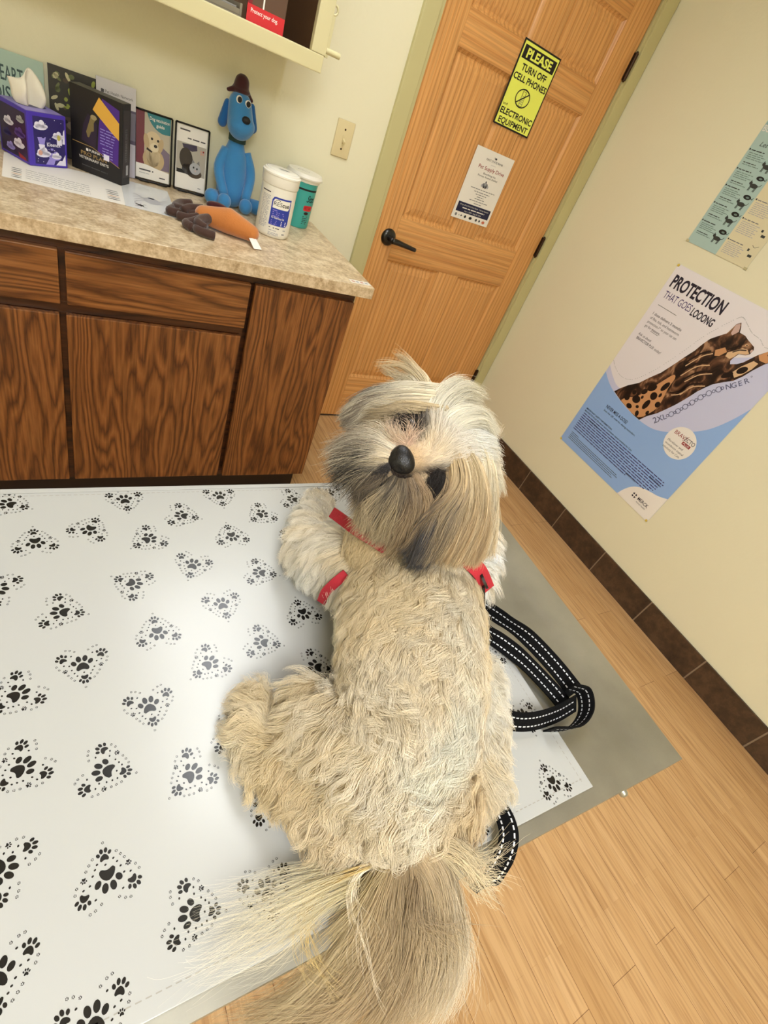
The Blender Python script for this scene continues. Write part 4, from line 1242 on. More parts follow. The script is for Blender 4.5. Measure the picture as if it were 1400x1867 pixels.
edge = [gv[0][j] for j in range(len(ys))] + [gv[i][-1] for i in range(1, len(xs))] + [gv[-1][j] for j in range(len(ys) - 2, -1, -1)] + [gv[i][0] for i in range(len(xs) - 2, 0, -1)]
low = [bm.verts.new((v.co.x, v.co.y, TZ - .030)) for v in edge]
for i in range(len(edge)):
    j = (i + 1) % len(edge)
    bm.faces.new((edge[i], edge[j], low[j], low[i]))
bm.faces.new(low)
finish(bm, 'table_top', M_steel, table, angle=.6)
for x in (.505, -.2):
    bm = bmesh.new(); lathe(bm, [(0, .0065), (.0030, .006), (.0052, .004), (.0060, 0)], c=(x, -TW / 2, TZ - .020), M=Matrix.Rotation(PI / 2, 4, 'X'), n=16)
    finish(bm, 'bolt', M_steel, table, smooth=True)
bm = bmesh.new(); box(bm, -.36, .36, -.20, .20, TZ - .075, TZ - .0305, .004); finish(bm, 'under_frame', M_steel, table)
bm = bmesh.new(); box(bm, -.11, .11, -.11, .11, .05, TZ - .0755, .008); finish(bm, 'column', M_steel, table)
bm = bmesh.new(); box(bm, -.36, .36, -.22, .22, 0.0, .0495, .01); finish(bm, 'base', M_dark, table)

# paw print mat
m, nt, b = new_mat('mat_vinyl')
b.inputs['Base Color'].default_value = rgb(176, 176, 172); b.inputs['Roughness'].default_value = .24; b.inputs['Specular IOR Level'].default_value = .55
tx = mapping(nt, (1, 1, 1)); nn = nt.nodes.new('ShaderNodeTexNoise'); nn.inputs['Scale'].default_value = 5; nn.inputs['Detail'].default_value = 2
bp = nt.nodes.new('ShaderNodeBump'); bp.inputs['Strength'].default_value = .15; bp.inputs['Distance'].default_value = .01
nt.links.new(tx.outputs[0], nn.inputs['Vector']); nt.links.new(nn.outputs['Fac'], bp.inputs['Height']); nt.links.new(bp.outputs[0], b.inputs['Normal'])
M_mat = m
M_paw = plain('paw_print_ink', (16, 15, 15), .24, spec=.55)
M_stitch = plain('stitch_grey', (150, 146, 136), .7)
MZ = TZ - .0015
MAT = Matrix.Translation((-1.6745, -2.0780, MZ + .0022)) @ Matrix.Rotation(-.022, 4, 'Z')
MI = MAT.inverted()
ML_, MW_ = .98, .567
p = Print()
p.mi(M_mat)
box(p.bm, -ML_, 0, 0, MW_, -.0020, 0, .0006, mi=0)
box(p.bm, -ML_, 0, MW_ - .0085, MW_ - .0005, 0.0001, .0012, .0004, mi=0)
for j, (a0, a1, v) in enumerate(((-ML_, -.004, .012), (-ML_, -.004, MW_ - .014))):
    x = a0
    while x < a1 - .004:
        p.rect(x, v, x + .0042, v + .0009, M_stitch, 1); x += .0068
y = .01
while y < MW_ - .015:
    p.rect(-.0125, y, -.0116, y + .0042, M_stitch, 1); y += .0068
HEARTS = [(-2.2543, -1.5258, -25.7), (-2.1269, -1.5292, -87.3), (-1.9982, -1.5303, -89.8), (-2.0566, -1.5653, -22.0), (-1.9478, -1.5743, -148.6), (-2.2305, -1.592, 94.0), (-2.1721, -1.5773, 62.0), (-2.1096, -1.6055, -148.1), (-2.0011, -1.6097, 93.0), (-2.0627, -1.6586, -114.2), (-1.9778, -1.684, -22.0), (-2.1361, -1.674, 145.0), (-2.267, -1.6583, 150.0), (-2.2059, -1.7018, -20.0), (-2.04, -1.7272, -88.0), (-2.1183, -1.747, 93.1), (-2.0056, -1.7895, -25.0), (-2.1923, -1.7735, -87.9), (-2.074, -1.8029, -149.0), (-2.2487, -1.7916, -146.0), (-2.1381, -1.836, -87.5), (-1.9443, -1.7569, 93.6), (-1.9135, -1.6327, -115.0), (-1.8827, -1.5443, -20.0), (-1.8145, -1.5353, -90.0), (-1.9527, -1.8374, -25.0), (-2.0631, -1.8864, -27.0), (-2.2453, -1.8632, -147.6), (-2.1801, -1.8854, -24.0), (-2.1141, -1.9136, -147.4), (-2.0472, -1.9594, 95.0), (-2.2582, -1.9355, 150.0), (-2.1879, -1.9676, 92.9), (-2.1301, -2.0183, -20.0), (-2.0722, -2.0286, -90.0), (-2.2572, -2.0041, -92.0), (-2.2029, -2.0538, -85.0), (-1.7274, -2.0526, 88.2), (-1.7944, -2.0133, 140.0), (-1.7050, -1.8850, 93.0), (-1.7097, -1.977, -90.0), (-1.8637, -2.0523, 95.0), (-1.9973, -2.0288, 92.0)]
rr = random.Random(5)
for i in range(9):                        # the pattern goes on to the left, beyond the frame
    for j in range(7):
        HEARTS.append((-2.335 - .063 * j, -1.56 - .062 * i + .03 * (j % 2), (93, -25, -88, -148, 150)[(i * 2 + j) % 5]))
HK = .0245
def clip_poly(pts):
    out = pts
    for ax, lo, hi in ((0, -ML_ + .002, -.0015), (1, .0015, MW_ - .0092)):
        for lim, s in ((lo, 1), (hi, -1)):
            src, out = out, []
            for a, b_ in zip(src, src[1:] + src[:1]):
                ia, ib = (a[ax] - lim) * s >= 0, (b_[ax] - lim) * s >= 0
                if ia:
                    out.append(a)
                if ia != ib:
                    t = (lim - a[ax]) / (b_[ax] - a[ax])
                    out.append((a[0] + (b_[0] - a[0]) * t, a[1] + (b_[1] - a[1]) * t))
            if not out:
                return []
    return out
def el(cx, cy, rx, ry, rot, n):
    c, s = math.cos(rot), math.sin(rot)
    return [(cx + rx * math.cos(t) * c - ry * math.sin(t) * s, cy + rx * math.cos(t) * s + ry * math.sin(t) * c) for t in [2 * PI * i / n for i in range(n)]]
def paw_shapes(cx, cy, s, rot, n=14):
    """One paw: pad below, four toes above, in units of s."""
    out = []
    c, q = math.cos(rot), math.sin(rot)
    def T(pts):
        return [(cx + (x * c - y * q) * s, cy + (x * q + y * c) * s) for x, y in pts]
    pad = [(-1.0, -.50), (-.86, .10), (-.48, .58), (0, .78), (.48, .58), (.86, .10), (1.0, -.50), (.72, -.80), (.30, -.62), (0, -.56), (-.30, -.62), (-.72, -.80)]
    pad = [tuple(v[:2]) for v in spline([(a, b_, 0) for a, b_ in pad + pad[:1]], 22)][:-1]
    out.append(T(pad))
    for x, y, rx, ry, r in ((-1.28, .82, .38, .52, .55), (-.50, 1.55, .40, .62, .14), (.50, 1.55, .40, .62, -.14), (1.28, .82, .38, .52, -.55)):
        out.append(T(el(x, y, rx, ry, r, n)))
    return out
SH = []
SH += paw_shapes(-.4, -.3, 5.7, .0, 18)
SH += paw_shapes(-16.6, 10.6, 3.3, .40, 12) + paw_shapes(16.8, 9.2, 3.3, -.36, 12) + paw_shapes(.3, -12.9, 3.2, PI, 12)
SH += paw_shapes(-15.4, -3.2, 1.35, .1, 8) + paw_shapes(15.6, -3.4, 1.35, -.1, 8)
def dot(x, y):
    SH.extend([el(x + .78 * math.cos(t), y + .78 * math.sin(t), .36, .30, t, 6) for t in (.3, 1.4, 2.5, 3.6, 4.7, 5.8)])
for x, y in ((22.2, 4.6), (20.8, .6), (13.6, -8.2), (11.2, -11.6), (8.4, -14.8), (-22.2, 4.8), (-20.2, .8), (-13.3, -7.4), (-11.0, -10.8), (-8.5, -14.2), (-13.4, 21.6), (-9.8, 20.6), (-6.0, 18.2), (6.2, 17.8), (10.6, 20.2), (14.2, 21.0), (0, -23.9)):
    dot(x, y)
for x, y in ((-9.2, 13.6), (9.6, 13.4), (-16.0, 4.4), (-11.6, 3.0), (16.6, 3.8), (12.2, 2.6), (9.6, -3.2), (7.6, -6.8), (5.8, -9.9), (.2, -7.4), (-5.8, -9.9), (-7.9, -6.5), (-9.9, -2.4)):
    SH.append(el(x, y, .95, .75, .4, 6))
for x, y, a in HEARTS:
    l = MI @ Vector((x, y, MZ))
    rot = math.radians(a) + PI / 2 + .022
    c, s = math.cos(rot), math.sin(rot)
    for sh in SH:
        pts = [(l.x + (px * c - py * s) * .001 * HK / .0240, l.y + (px * s + py * c) * .001 * HK / .0240) for px, py in sh]
        pts = clip_poly(pts)
        if len(pts) >= 3:
            p.poly(pts, M_paw, 1)
mat = p.build('paw_print_mat', None, MAT)
tag(mat, 'white vinyl mat printed with black paw print hearts lying on the steel table', 'mat')
# ------------------------------------------------------------------ the dog: skeleton, locks of hair and straps (metres, room coordinates)
BONES = {
    'torso': [((-1.9539, -2.0039, 0.9356), 0.0571), ((-1.9355, -1.9737, 0.9496), 0.0668), ((-1.9030, -1.9222, 0.9586), 0.0737), ((-1.8682, -1.8559, 0.9636), 0.0788), ((-1.8457, -1.8106, 0.9736), 0.0724)],
    'rump': [((-1.9823, -2.0056, 0.9136), 0.0375), ((-1.9244, -2.0193, 0.9216), 0.0516)],
    'haunch': [((-2.0250, -1.9642, 0.9036), 0.0268), ((-2.0023, -2.0072, 0.9116), 0.0297)],
    'neck': [((-1.8540, -1.8216, 0.9836), 0.0600), ((-1.8299, -1.7833, 1.0398), 0.0444), ((-1.8126, -1.7335, 1.0912), 0.0476)],
    'skull': [((-1.8190, -1.7395, 1.0962), 0.0572), ((-1.8558, -1.7432, 1.1095), 0.0494)],
    'muzzle': [((-1.8590, -1.7471, 1.1112), 0.0379), ((-1.8943, -1.7580, 1.1190), 0.0255), ((-1.9022, -1.7614, 1.1218), 0.0205)],
    'chin': [((-1.8788, -1.7593, 1.0903), 0.0364), ((-1.8975, -1.7566, 1.0684), 0.0275)],
    'cheek': [((-1.8740, -1.7351, 1.1095), 0.0306), ((-1.9000, -1.7243, 1.0971), 0.0220)],
    'throat': [((-1.8687, -1.7541, 1.0468), 0.0387), ((-1.8767, -1.7659, 1.0039), 0.0383), ((-1.8682, -1.7850, 0.9686), 0.0406)],
    'shoulder': [((-1.8763, -1.7888, 0.9536), 0.0476), ((-1.9007, -1.7223, 0.9236), 0.0422)],
    'foreleg': [((-1.8957, -1.7137, 0.9186), 0.0400), ((-1.9131, -1.6921, 0.9086), 0.0345), ((-1.8779, -1.6081, 0.8916), 0.0234)],
    'forepaw': [((-1.8779, -1.6121, 0.8896), 0.0225), ((-1.8632, -1.5869, 0.8876), 0.0224)],
    'thigh': [((-1.9721, -1.9836, 0.9386), 0.0510), ((-1.9945, -1.9373, 0.9236), 0.0397), ((-1.9936, -1.9032, 0.9136), 0.0294)],
    'shank': [((-1.9887, -1.9057, 0.9036), 0.0287), ((-2.0407, -1.9426, 0.8956), 0.0231)],
    'foot': [((-2.0455, -1.9340, 0.8916), 0.0212), ((-2.0553, -1.8988, 0.8886), 0.0187), ((-2.0402, -1.8673, 0.8856), 0.0174)],
    'chestR': [((-1.7507, -1.8014, 0.9536), 0.0373), ((-1.6989, -1.7488, 0.9436), 0.0367)],
    'flankR': [((-1.8142, -1.9334, 0.9236), 0.0386), ((-1.8654, -2.0229, 0.9186), 0.0308)],
    'tail': [((-1.9596, -2.0395, 0.9186), 0.0168), ((-1.9509, -2.0767, 0.8936), 0.0128), ((-1.9430, -2.1083, 0.8641), 0.0109), ((-1.9431, -2.1335, 0.8399), 0.0080)],
}
LOCKS = [
    ([(-1.8280, -1.7552, 1.1437), (-1.8264, -1.7940, 1.1277), (-1.8293, -1.8254, 1.0951), (-1.8388, -1.8473, 1.0527)], 0.0133, 0.0239, 3000, (222, 200, 158), (200, 170, 126), {'k': 'ear', 'l': 0.78, 'v': 0.3}),
    ([(-1.8379, -1.7595, 1.1424), (-1.8417, -1.8024, 1.1225), (-1.8511, -1.8271, 1.0907), (-1.8598, -1.8413, 1.0531)], 0.0119, 0.0212, 3000, (224, 204, 164), (186, 158, 116), {'k': 'ear', 'l': 0.78, 'v': 0.3}),
    ([(-1.8440, -1.7710, 1.1424), (-1.8538, -1.8091, 1.1252), (-1.8733, -1.8285, 1.0945), (-1.8810, -1.8360, 1.0560)], 0.0093, 0.0185, 2600, (206, 180, 136), (112, 102, 90), {'k': 'ear', 'l': 0.78, 'v': 0.4}),
    ([(-1.8512, -1.7830, 1.1328), (-1.8655, -1.8129, 1.1179), (-1.8868, -1.8246, 1.0865), (-1.8955, -1.8271, 1.0519)], 0.0069, 0.0150, 1800, (180, 152, 110), (72, 68, 66), {'k': 'ear', 'l': 0.78, 'v': 0.4}),
    ([(-1.8048, -1.7425, 1.1467), (-1.8008, -1.7830, 1.1279), (-1.8029, -1.8174, 1.0932), (-1.8096, -1.8442, 1.0534)], 0.0125, 0.0173, 2400, (236, 224, 192), (212, 188, 146), {'k': 'ear', 'l': 0.78, 'v': 0.3}),
    ([(-1.8721, -1.8146, 1.1007), (-1.8804, -1.8261, 1.0889), (-1.8876, -1.8315, 1.0709), (-1.8886, -1.8357, 1.0464)], 0.0125, 0.0163, 2000, (88, 82, 78), (64, 62, 62), {'k': 'ear', 'l': 0.78, 'v': 0.3}),
    ([(-1.8269, -1.6983, 1.1614), (-1.8755, -1.6934, 1.1563), (-1.9109, -1.6877, 1.1389), (-1.9301, -1.6888, 1.1128)], 0.0113, 0.0109, 3000, (232, 218, 186), (120, 106, 88), {'k': 'ear', 'v': 0.35, 'l': 0.7}),
    ([(-1.8225, -1.6830, 1.1635), (-1.8661, -1.6747, 1.1578), (-1.8994, -1.6721, 1.1393), (-1.9189, -1.6708, 1.1153)], 0.0096, 0.0093, 2200, (236, 224, 194), (92, 84, 74), {'k': 'ear', 'v': 0.35, 'l': 0.7}),
    ([(-1.8288, -1.7151, 1.1600), (-1.8669, -1.7148, 1.1598), (-1.8950, -1.7082, 1.1496), (-1.9164, -1.6973, 1.1282)], 0.0049, 0.0054, 1000, (214, 192, 150), (170, 150, 116), {'k': 'ear', 'v': 0.35, 'l': 0.7}),
    ([(-1.8570, -1.7499, 1.1348), (-1.8287, -1.7362, 1.1564), (-1.7859, -1.7259, 1.1546), (-1.7568, -1.7328, 1.1326)], 0.0143, 0.0173, 2600, (240, 232, 208), (240, 232, 208), {'k': 'crown'}),
    ([(-1.8555, -1.7363, 1.1409), (-1.8332, -1.7057, 1.1570), (-1.7937, -1.6835, 1.1638), (-1.7549, -1.6796, 1.1523)], 0.0144, 0.0193, 2600, (240, 232, 208), (236, 226, 198), {'k': 'crown'}),
    ([(-1.8528, -1.7619, 1.1270), (-1.8200, -1.7581, 1.1430), (-1.7855, -1.7655, 1.1253), (-1.7627, -1.7869, 1.0920)], 0.0119, 0.0157, 1800, (240, 232, 208), (238, 228, 200), {'k': 'crown'}),
    ([(-1.8456, -1.7184, 1.1504), (-1.8420, -1.6820, 1.1556), (-1.8402, -1.6554, 1.1499), (-1.8513, -1.6428, 1.1357)], 0.0135, 0.0173, 1400, (240, 232, 208), (228, 212, 176), {'k': 'crown'}),
    ([(-1.8305, -1.6776, 1.1535), (-1.8374, -1.6601, 1.1642), (-1.8469, -1.6344, 1.1640), (-1.8700, -1.6156, 1.1536)], 0.0103, 0.0046, 130, (226, 210, 176), (206, 182, 140), {'k': 'top'}),
    ([(-1.8275, -1.6767, 1.1569), (-1.8334, -1.6598, 1.1680), (-1.8411, -1.6336, 1.1700), (-1.8512, -1.6145, 1.1711)], 0.0090, 0.0026, 110, (226, 210, 176), (206, 182, 140), {'k': 'top'}),
    ([(-1.8360, -1.6758, 1.1505), (-1.8484, -1.6569, 1.1576), (-1.8584, -1.6343, 1.1540), (-1.8662, -1.6194, 1.1533)], 0.0116, 0.0059, 120, (232, 218, 186), (206, 182, 140), {'k': 'top'}),
    ([(-1.7917, -1.6939, 1.1555), (-1.7690, -1.6974, 1.1393), (-1.7469, -1.6887, 1.1342), (-1.7210, -1.6725, 1.1397)], 0.0092, 0.0058, 70, (240, 232, 208), (220, 200, 160), {'k': 'top'}),
    ([(-1.7770, -1.7227, 1.1409), (-1.7444, -1.7099, 1.1326), (-1.7214, -1.7070, 1.1227), (-1.7055, -1.6975, 1.1293)], 0.0105, 0.0130, 60, (240, 232, 208), (200, 176, 140), {'k': 'top'}),
    ([(-1.8909, -1.7578, 1.1385), (-1.9022, -1.7542, 1.1419), (-1.9098, -1.7452, 1.1406), (-1.9114, -1.7290, 1.1383)], 0.0045, 0.0040, 840, (222, 186, 156), (226, 204, 172), {'k': 'face', 'v': 0.45, 'l': 0.62}),
    ([(-1.8593, -1.7693, 1.1307), (-1.8540, -1.7795, 1.1255), (-1.8529, -1.7902, 1.1162), (-1.8526, -1.7966, 1.1022)], 0.0029, 0.0041, 520, (150, 120, 84), (84, 62, 42), {'k': 'face', 'v': 0.45, 'l': 0.62}),
    ([(-1.8649, -1.7329, 1.1490), (-1.8783, -1.7251, 1.1480), (-1.8893, -1.7197, 1.1437), (-1.8967, -1.7140, 1.1343)], 0.0036, 0.0036, 840, (40, 28, 20), (30, 22, 16), {'k': 'face', 'v': 0.45, 'l': 0.62}),  # this lock and the next: shade of the first eye socket as hair colour
    ([(-1.8640, -1.7398, 1.1433), (-1.8710, -1.7359, 1.1474), (-1.8799, -1.7308, 1.1477), (-1.8883, -1.7266, 1.1444)], 0.0036, 0.0035, 600, (48, 34, 24), (28, 20, 15), {'k': 'face', 'v': 0.45, 'l': 0.62}),
    ([(-1.8688, -1.7743, 1.1289), (-1.8685, -1.7883, 1.1257), (-1.8697, -1.8005, 1.1146), (-1.8716, -1.8047, 1.0975)], 0.0035, 0.0040, 1800, (34, 25, 20), (26, 19, 15), {'k': 'face', 'l': 0.62}),  # this lock and the next: second eye's socket shadow painted as dark hair
    ([(-1.8739, -1.7743, 1.1245), (-1.8788, -1.7856, 1.1193), (-1.8805, -1.7934, 1.1103), (-1.8801, -1.7971, 1.0973)], 0.0023, 0.0029, 1000, (40, 28, 20), (26, 19, 15), {'k': 'face', 'v': 0.45, 'l': 0.62}),
    ([(-1.9150, -1.7696, 1.1258), (-1.9232, -1.7688, 1.1210), (-1.9265, -1.7666, 1.1120), (-1.9275, -1.7646, 1.0999)], 0.0033, 0.0045, 1000, (46, 40, 38), (58, 52, 48), {'k': 'face', 'v': 0.45, 'l': 0.62}),
    ([(-1.9099, -1.7571, 1.1356), (-1.9243, -1.7426, 1.1369), (-1.9393, -1.7294, 1.1232), (-1.9555, -1.7184, 1.0950)], 0.0056, 0.0076, 1300, (244, 232, 206), (150, 134, 112), {'k': 'face', 'v': 0.45, 'l': 0.62}),
    ([(-1.9133, -1.7621, 1.1311), (-1.9296, -1.7526, 1.1292), (-1.9437, -1.7430, 1.1145), (-1.9555, -1.7294, 1.0844)], 0.0050, 0.0070, 1400, (224, 208, 178), (40, 36, 33), {'k': 'face', 'v': 0.45, 'l': 0.62}),
    ([(-1.9148, -1.7674, 1.1247), (-1.9304, -1.7615, 1.1201), (-1.9442, -1.7543, 1.1050), (-1.9520, -1.7453, 1.0773)], 0.0050, 0.0070, 1300, (206, 188, 154), (36, 32, 30), {'k': 'face', 'v': 0.45, 'l': 0.62}),
    ([(-1.9091, -1.7541, 1.1375), (-1.9144, -1.7421, 1.1395), (-1.9174, -1.7274, 1.1313), (-1.9279, -1.7109, 1.1100)], 0.0050, 0.0060, 1200, (238, 226, 200), (190, 170, 136), {'k': 'face', 'v': 0.45, 'l': 0.62}),
    ([(-1.9160, -1.7702, 1.1177), (-1.9278, -1.7702, 1.1107), (-1.9361, -1.7658, 1.0946), (-1.9396, -1.7612, 1.0729)], 0.0050, 0.0070, 900, (150, 130, 100), (96, 84, 68), {'k': 'face', 'v': 0.45, 'l': 0.62}),
    ([(-1.9107, -1.7768, 1.1128), (-1.9215, -1.7880, 1.1024), (-1.9287, -1.7883, 1.0762), (-1.9327, -1.7799, 1.0480)], 0.0067, 0.0106, 1800, (84, 74, 60), (190, 170, 134), {'k': 'face', 'v': 0.45, 'l': 0.62}),
    ([(-1.9058, -1.7827, 1.1148), (-1.9127, -1.7982, 1.1037), (-1.9168, -1.8004, 1.0751), (-1.9184, -1.7915, 1.0412)], 0.0067, 0.0107, 1800, (104, 90, 72), (196, 176, 138), {'k': 'face', 'v': 0.45, 'l': 0.62}),
    ([(-1.8984, -1.7837, 1.1169), (-1.9001, -1.8048, 1.1052), (-1.9017, -1.8105, 1.0754), (-1.9013, -1.8042, 1.0391)], 0.0067, 0.0108, 1800, (128, 108, 84), (176, 152, 116), {'k': 'face', 'v': 0.45, 'l': 0.62}),
    ([(-1.8914, -1.7788, 1.1213), (-1.8872, -1.8020, 1.1093), (-1.8851, -1.8121, 1.0834), (-1.8845, -1.8105, 1.0479)], 0.0057, 0.0096, 1400, (160, 134, 102), (176, 150, 112), {'k': 'face', 'v': 0.45, 'l': 0.62}),
    ([(-1.8883, -1.7735, 1.1257), (-1.8778, -1.7914, 1.1145), (-1.8716, -1.8063, 1.0926), (-1.8713, -1.8106, 1.0593)], 0.0045, 0.0072, 800, (206, 182, 146), (150, 120, 84), {'k': 'face', 'v': 0.45, 'l': 0.62}),
    ([(-1.9015, -1.7621, 1.1382), (-1.8948, -1.7560, 1.1433), (-1.8890, -1.7486, 1.1456), (-1.8848, -1.7384, 1.1460)], 0.0045, 0.0058, 480, (214, 176, 146), (232, 208, 178), {'k': 'face', 'v': 0.45, 'l': 0.62}),
    ([(-1.8967, -1.7651, 1.1363), (-1.8862, -1.7614, 1.1391), (-1.8765, -1.7575, 1.1383), (-1.8669, -1.7519, 1.1406)], 0.0039, 0.0047, 400, (206, 170, 136), (226, 204, 170), {'k': 'face', 'v': 0.45, 'l': 0.62}),
    ([(-1.9603, -2.0532, 0.9425), (-1.9482, -2.0830, 0.9328), (-1.9436, -2.1149, 0.9015), (-1.9439, -2.1382, 0.8626), (-1.9567, -2.1498, 0.8288)], 0.0113, 0.0165, 900, (204, 178, 134), (246, 236, 212), {'k': 'tail', 'r': 0.00016}),
    ([(-1.9617, -2.0536, 0.9409), (-1.9523, -2.0839, 0.9322), (-1.9492, -2.1154, 0.9032), (-1.9498, -2.1383, 0.8643), (-1.9621, -2.1504, 0.8289)], 0.0113, 0.0164, 900, (196, 170, 128), (239, 226, 197), {'k': 'tail', 'r': 0.00016}),
    ([(-1.9632, -2.0541, 0.9392), (-1.9565, -2.0848, 0.9315), (-1.9548, -2.1159, 0.9050), (-1.9557, -2.1385, 0.8662), (-1.9676, -2.1511, 0.8289)], 0.0113, 0.0163, 900, (189, 163, 121), (232, 215, 182), {'k': 'tail', 'r': 0.00016}),
    ([(-1.9646, -2.0545, 0.9376), (-1.9606, -2.0857, 0.9309), (-1.9603, -2.1164, 0.9068), (-1.9615, -2.1386, 0.8681), (-1.9729, -2.1518, 0.8291)], 0.0113, 0.0162, 900, (182, 156, 116), (226, 206, 168), {'k': 'tail', 'r': 0.00016}),
    ([(-1.9660, -2.0544, 0.9365), (-1.9660, -2.0854, 0.9276), (-1.9680, -2.1149, 0.9030), (-1.9720, -2.1364, 0.8637), (-1.9834, -2.1513, 0.8231)], 0.0113, 0.0161, 900, (176, 151, 112), (216, 194, 156), {'k': 'tail', 'r': 0.00016}),
    ([(-1.9673, -2.0542, 0.9354), (-1.9715, -2.0851, 0.9241), (-1.9758, -2.1134, 0.8992), (-1.9828, -2.1341, 0.8592), (-1.9941, -2.1507, 0.8170)], 0.0113, 0.0160, 900, (171, 146, 109), (205, 183, 145), {'k': 'tail', 'r': 0.00016}),
    ([(-1.9687, -2.0541, 0.9344), (-1.9768, -2.0848, 0.9208), (-1.9834, -2.1120, 0.8956), (-1.9932, -2.1319, 0.8549), (-2.0044, -2.1502, 0.8112)], 0.0113, 0.0160, 700, (166, 142, 106), (196, 172, 134), {'k': 'tail', 'r': 0.00016}),
    ([(-1.9700, -2.0537, 0.9336), (-1.9824, -2.0810, 0.9173), (-1.9923, -2.1055, 0.8908), (-2.0070, -2.1236, 0.8480), (-2.0249, -2.1387, 0.8031)], 0.0113, 0.0160, 700, (174, 150, 112), (201, 177, 137), {'k': 'tail', 'r': 0.00016}),
    ([(-1.9714, -2.0532, 0.9328), (-1.9882, -2.0772, 0.9137), (-2.0016, -2.0987, 0.8858), (-2.0214, -2.1150, 0.8409), (-2.0461, -2.1269, 0.7948)], 0.0113, 0.0160, 700, (183, 159, 119), (206, 182, 142), {'k': 'tail', 'r': 0.00016}),
    ([(-1.9727, -2.0528, 0.9321), (-1.9939, -2.0734, 0.9102), (-2.0106, -2.0920, 0.8810), (-2.0354, -2.1065, 0.8339), (-2.0668, -2.1153, 0.7866)], 0.0113, 0.0160, 330, (192, 168, 126), (212, 188, 146), {'k': 'tail', 'r': 0.00016}),
    ([(-1.9733, -2.0526, 0.9307), (-1.9963, -2.0697, 0.9073), (-2.0157, -2.0858, 0.8760), (-2.0429, -2.0999, 0.8277), (-2.0790, -2.1072, 0.7793)], 0.0113, 0.0161, 330, (201, 179, 134), (217, 195, 152), {'k': 'tail', 'r': 0.00016}),
    ([(-1.9739, -2.0524, 0.9292), (-1.9989, -2.0659, 0.9042), (-2.0210, -2.0793, 0.8709), (-2.0508, -2.0930, 0.8213), (-2.0918, -2.0987, 0.7718)], 0.0113, 0.0162, 330, (212, 190, 143), (222, 202, 159), {'k': 'tail', 'r': 0.00016}),
    ([(-1.9747, -2.0538, 0.9261), (-1.9967, -2.0856, 0.8879), (-2.0153, -2.1099, 0.8483), (-2.0505, -2.1118, 0.8075), (-2.1147, -2.0904, 0.7716)], 0.0132, 0.0169, 700, (190, 168, 128), (206, 182, 140), {'k': 'tail', 'r': 0.00016}),
    ([(-1.9730, -2.0554, 0.9294), (-2.0002, -2.0984, 0.8807), (-2.0219, -2.1142, 0.8467), (-2.0525, -2.1148, 0.8111), (-2.0993, -2.1026, 0.7735)], 0.0131, 0.0169, 600, (176, 150, 114), (196, 172, 134), {'k': 'tail', 'r': 0.00016}),
    ([(-1.9623, -2.0497, 0.8936), (-2.0073, -2.0452, 0.8936), (-2.0469, -2.0412, 0.8916), (-2.0856, -2.0319, 0.8856), (-2.1255, -2.0208, 0.8756)], 0.0101, 0.0175, 90, (226, 208, 156), (236, 228, 204), {'k': 'tail', 'r': 0.00011}),
    ([(-1.9633, -2.0516, 0.8936), (-2.0225, -2.0526, 0.8976), (-2.0672, -2.0566, 0.8936), (-2.1055, -2.0567, 0.8856), (-2.1483, -2.0564, 0.8756)], 0.0100, 0.0282, 170, (226, 208, 156), (236, 228, 204), {'k': 'tail', 'r': 0.00011}),
    ([(-1.9633, -2.0516, 0.8936), (-2.0195, -2.0455, 0.8976), (-2.0585, -2.0449, 0.8936), (-2.0944, -2.0472, 0.8856), (-2.1272, -2.0490, 0.8756)], 0.0100, 0.0252, 150, (226, 208, 156), (236, 228, 204), {'k': 'tail', 'r': 0.00011}),
    ([(-1.9759, -2.0532, 0.9257), (-2.0080, -2.0530, 0.9091), (-2.0175, -2.0778, 0.8935), (-2.0061, -2.1108, 0.8801), (-1.9830, -2.1392, 0.8731)], 0.0019, 0.0013, 50, (240, 226, 196), (236, 220, 190), {'k': 'tail'}),
    ([(-1.9759, -2.0532, 0.9257), (-2.0298, -2.0454, 0.8973), (-2.0508, -2.0597, 0.8734), (-2.0452, -2.0825, 0.8565), (-2.0216, -2.1110, 0.8500)], 0.0014, 0.0014, 60, (226, 196, 130), (226, 196, 130), {'k': 'tail'}),
    ([(-1.9543, -2.0546, 0.9466), (-1.9345, -2.0765, 0.9511), (-1.9165, -2.0939, 0.9420), (-1.9072, -2.0969, 0.9391)], 0.0094, 0.0057, 300, (222, 200, 156), (232, 216, 180), {'k': 'tail'}),
    ([(-1.9591, -2.0623, 0.9349), (-1.9763, -2.0868, 0.9292), (-1.9695, -2.1109, 0.9203), (-1.9449, -2.1318, 0.9137)], 0.0094, 0.0107, 160, (150, 126, 94), (190, 166, 126), {'k': 'tail'}),
]
POINTS = {
    'nose': (-1.9087, -1.7703, 1.1306),
    'eye_a': (-1.8863, -1.7374, 1.1473),
    'eye_b': (-1.8723, -1.7886, 1.1156),
    'face_up': (-1.8356, -1.7688, 1.1437),
    'face_mid': (-1.8749, -1.7602, 1.1257),
}
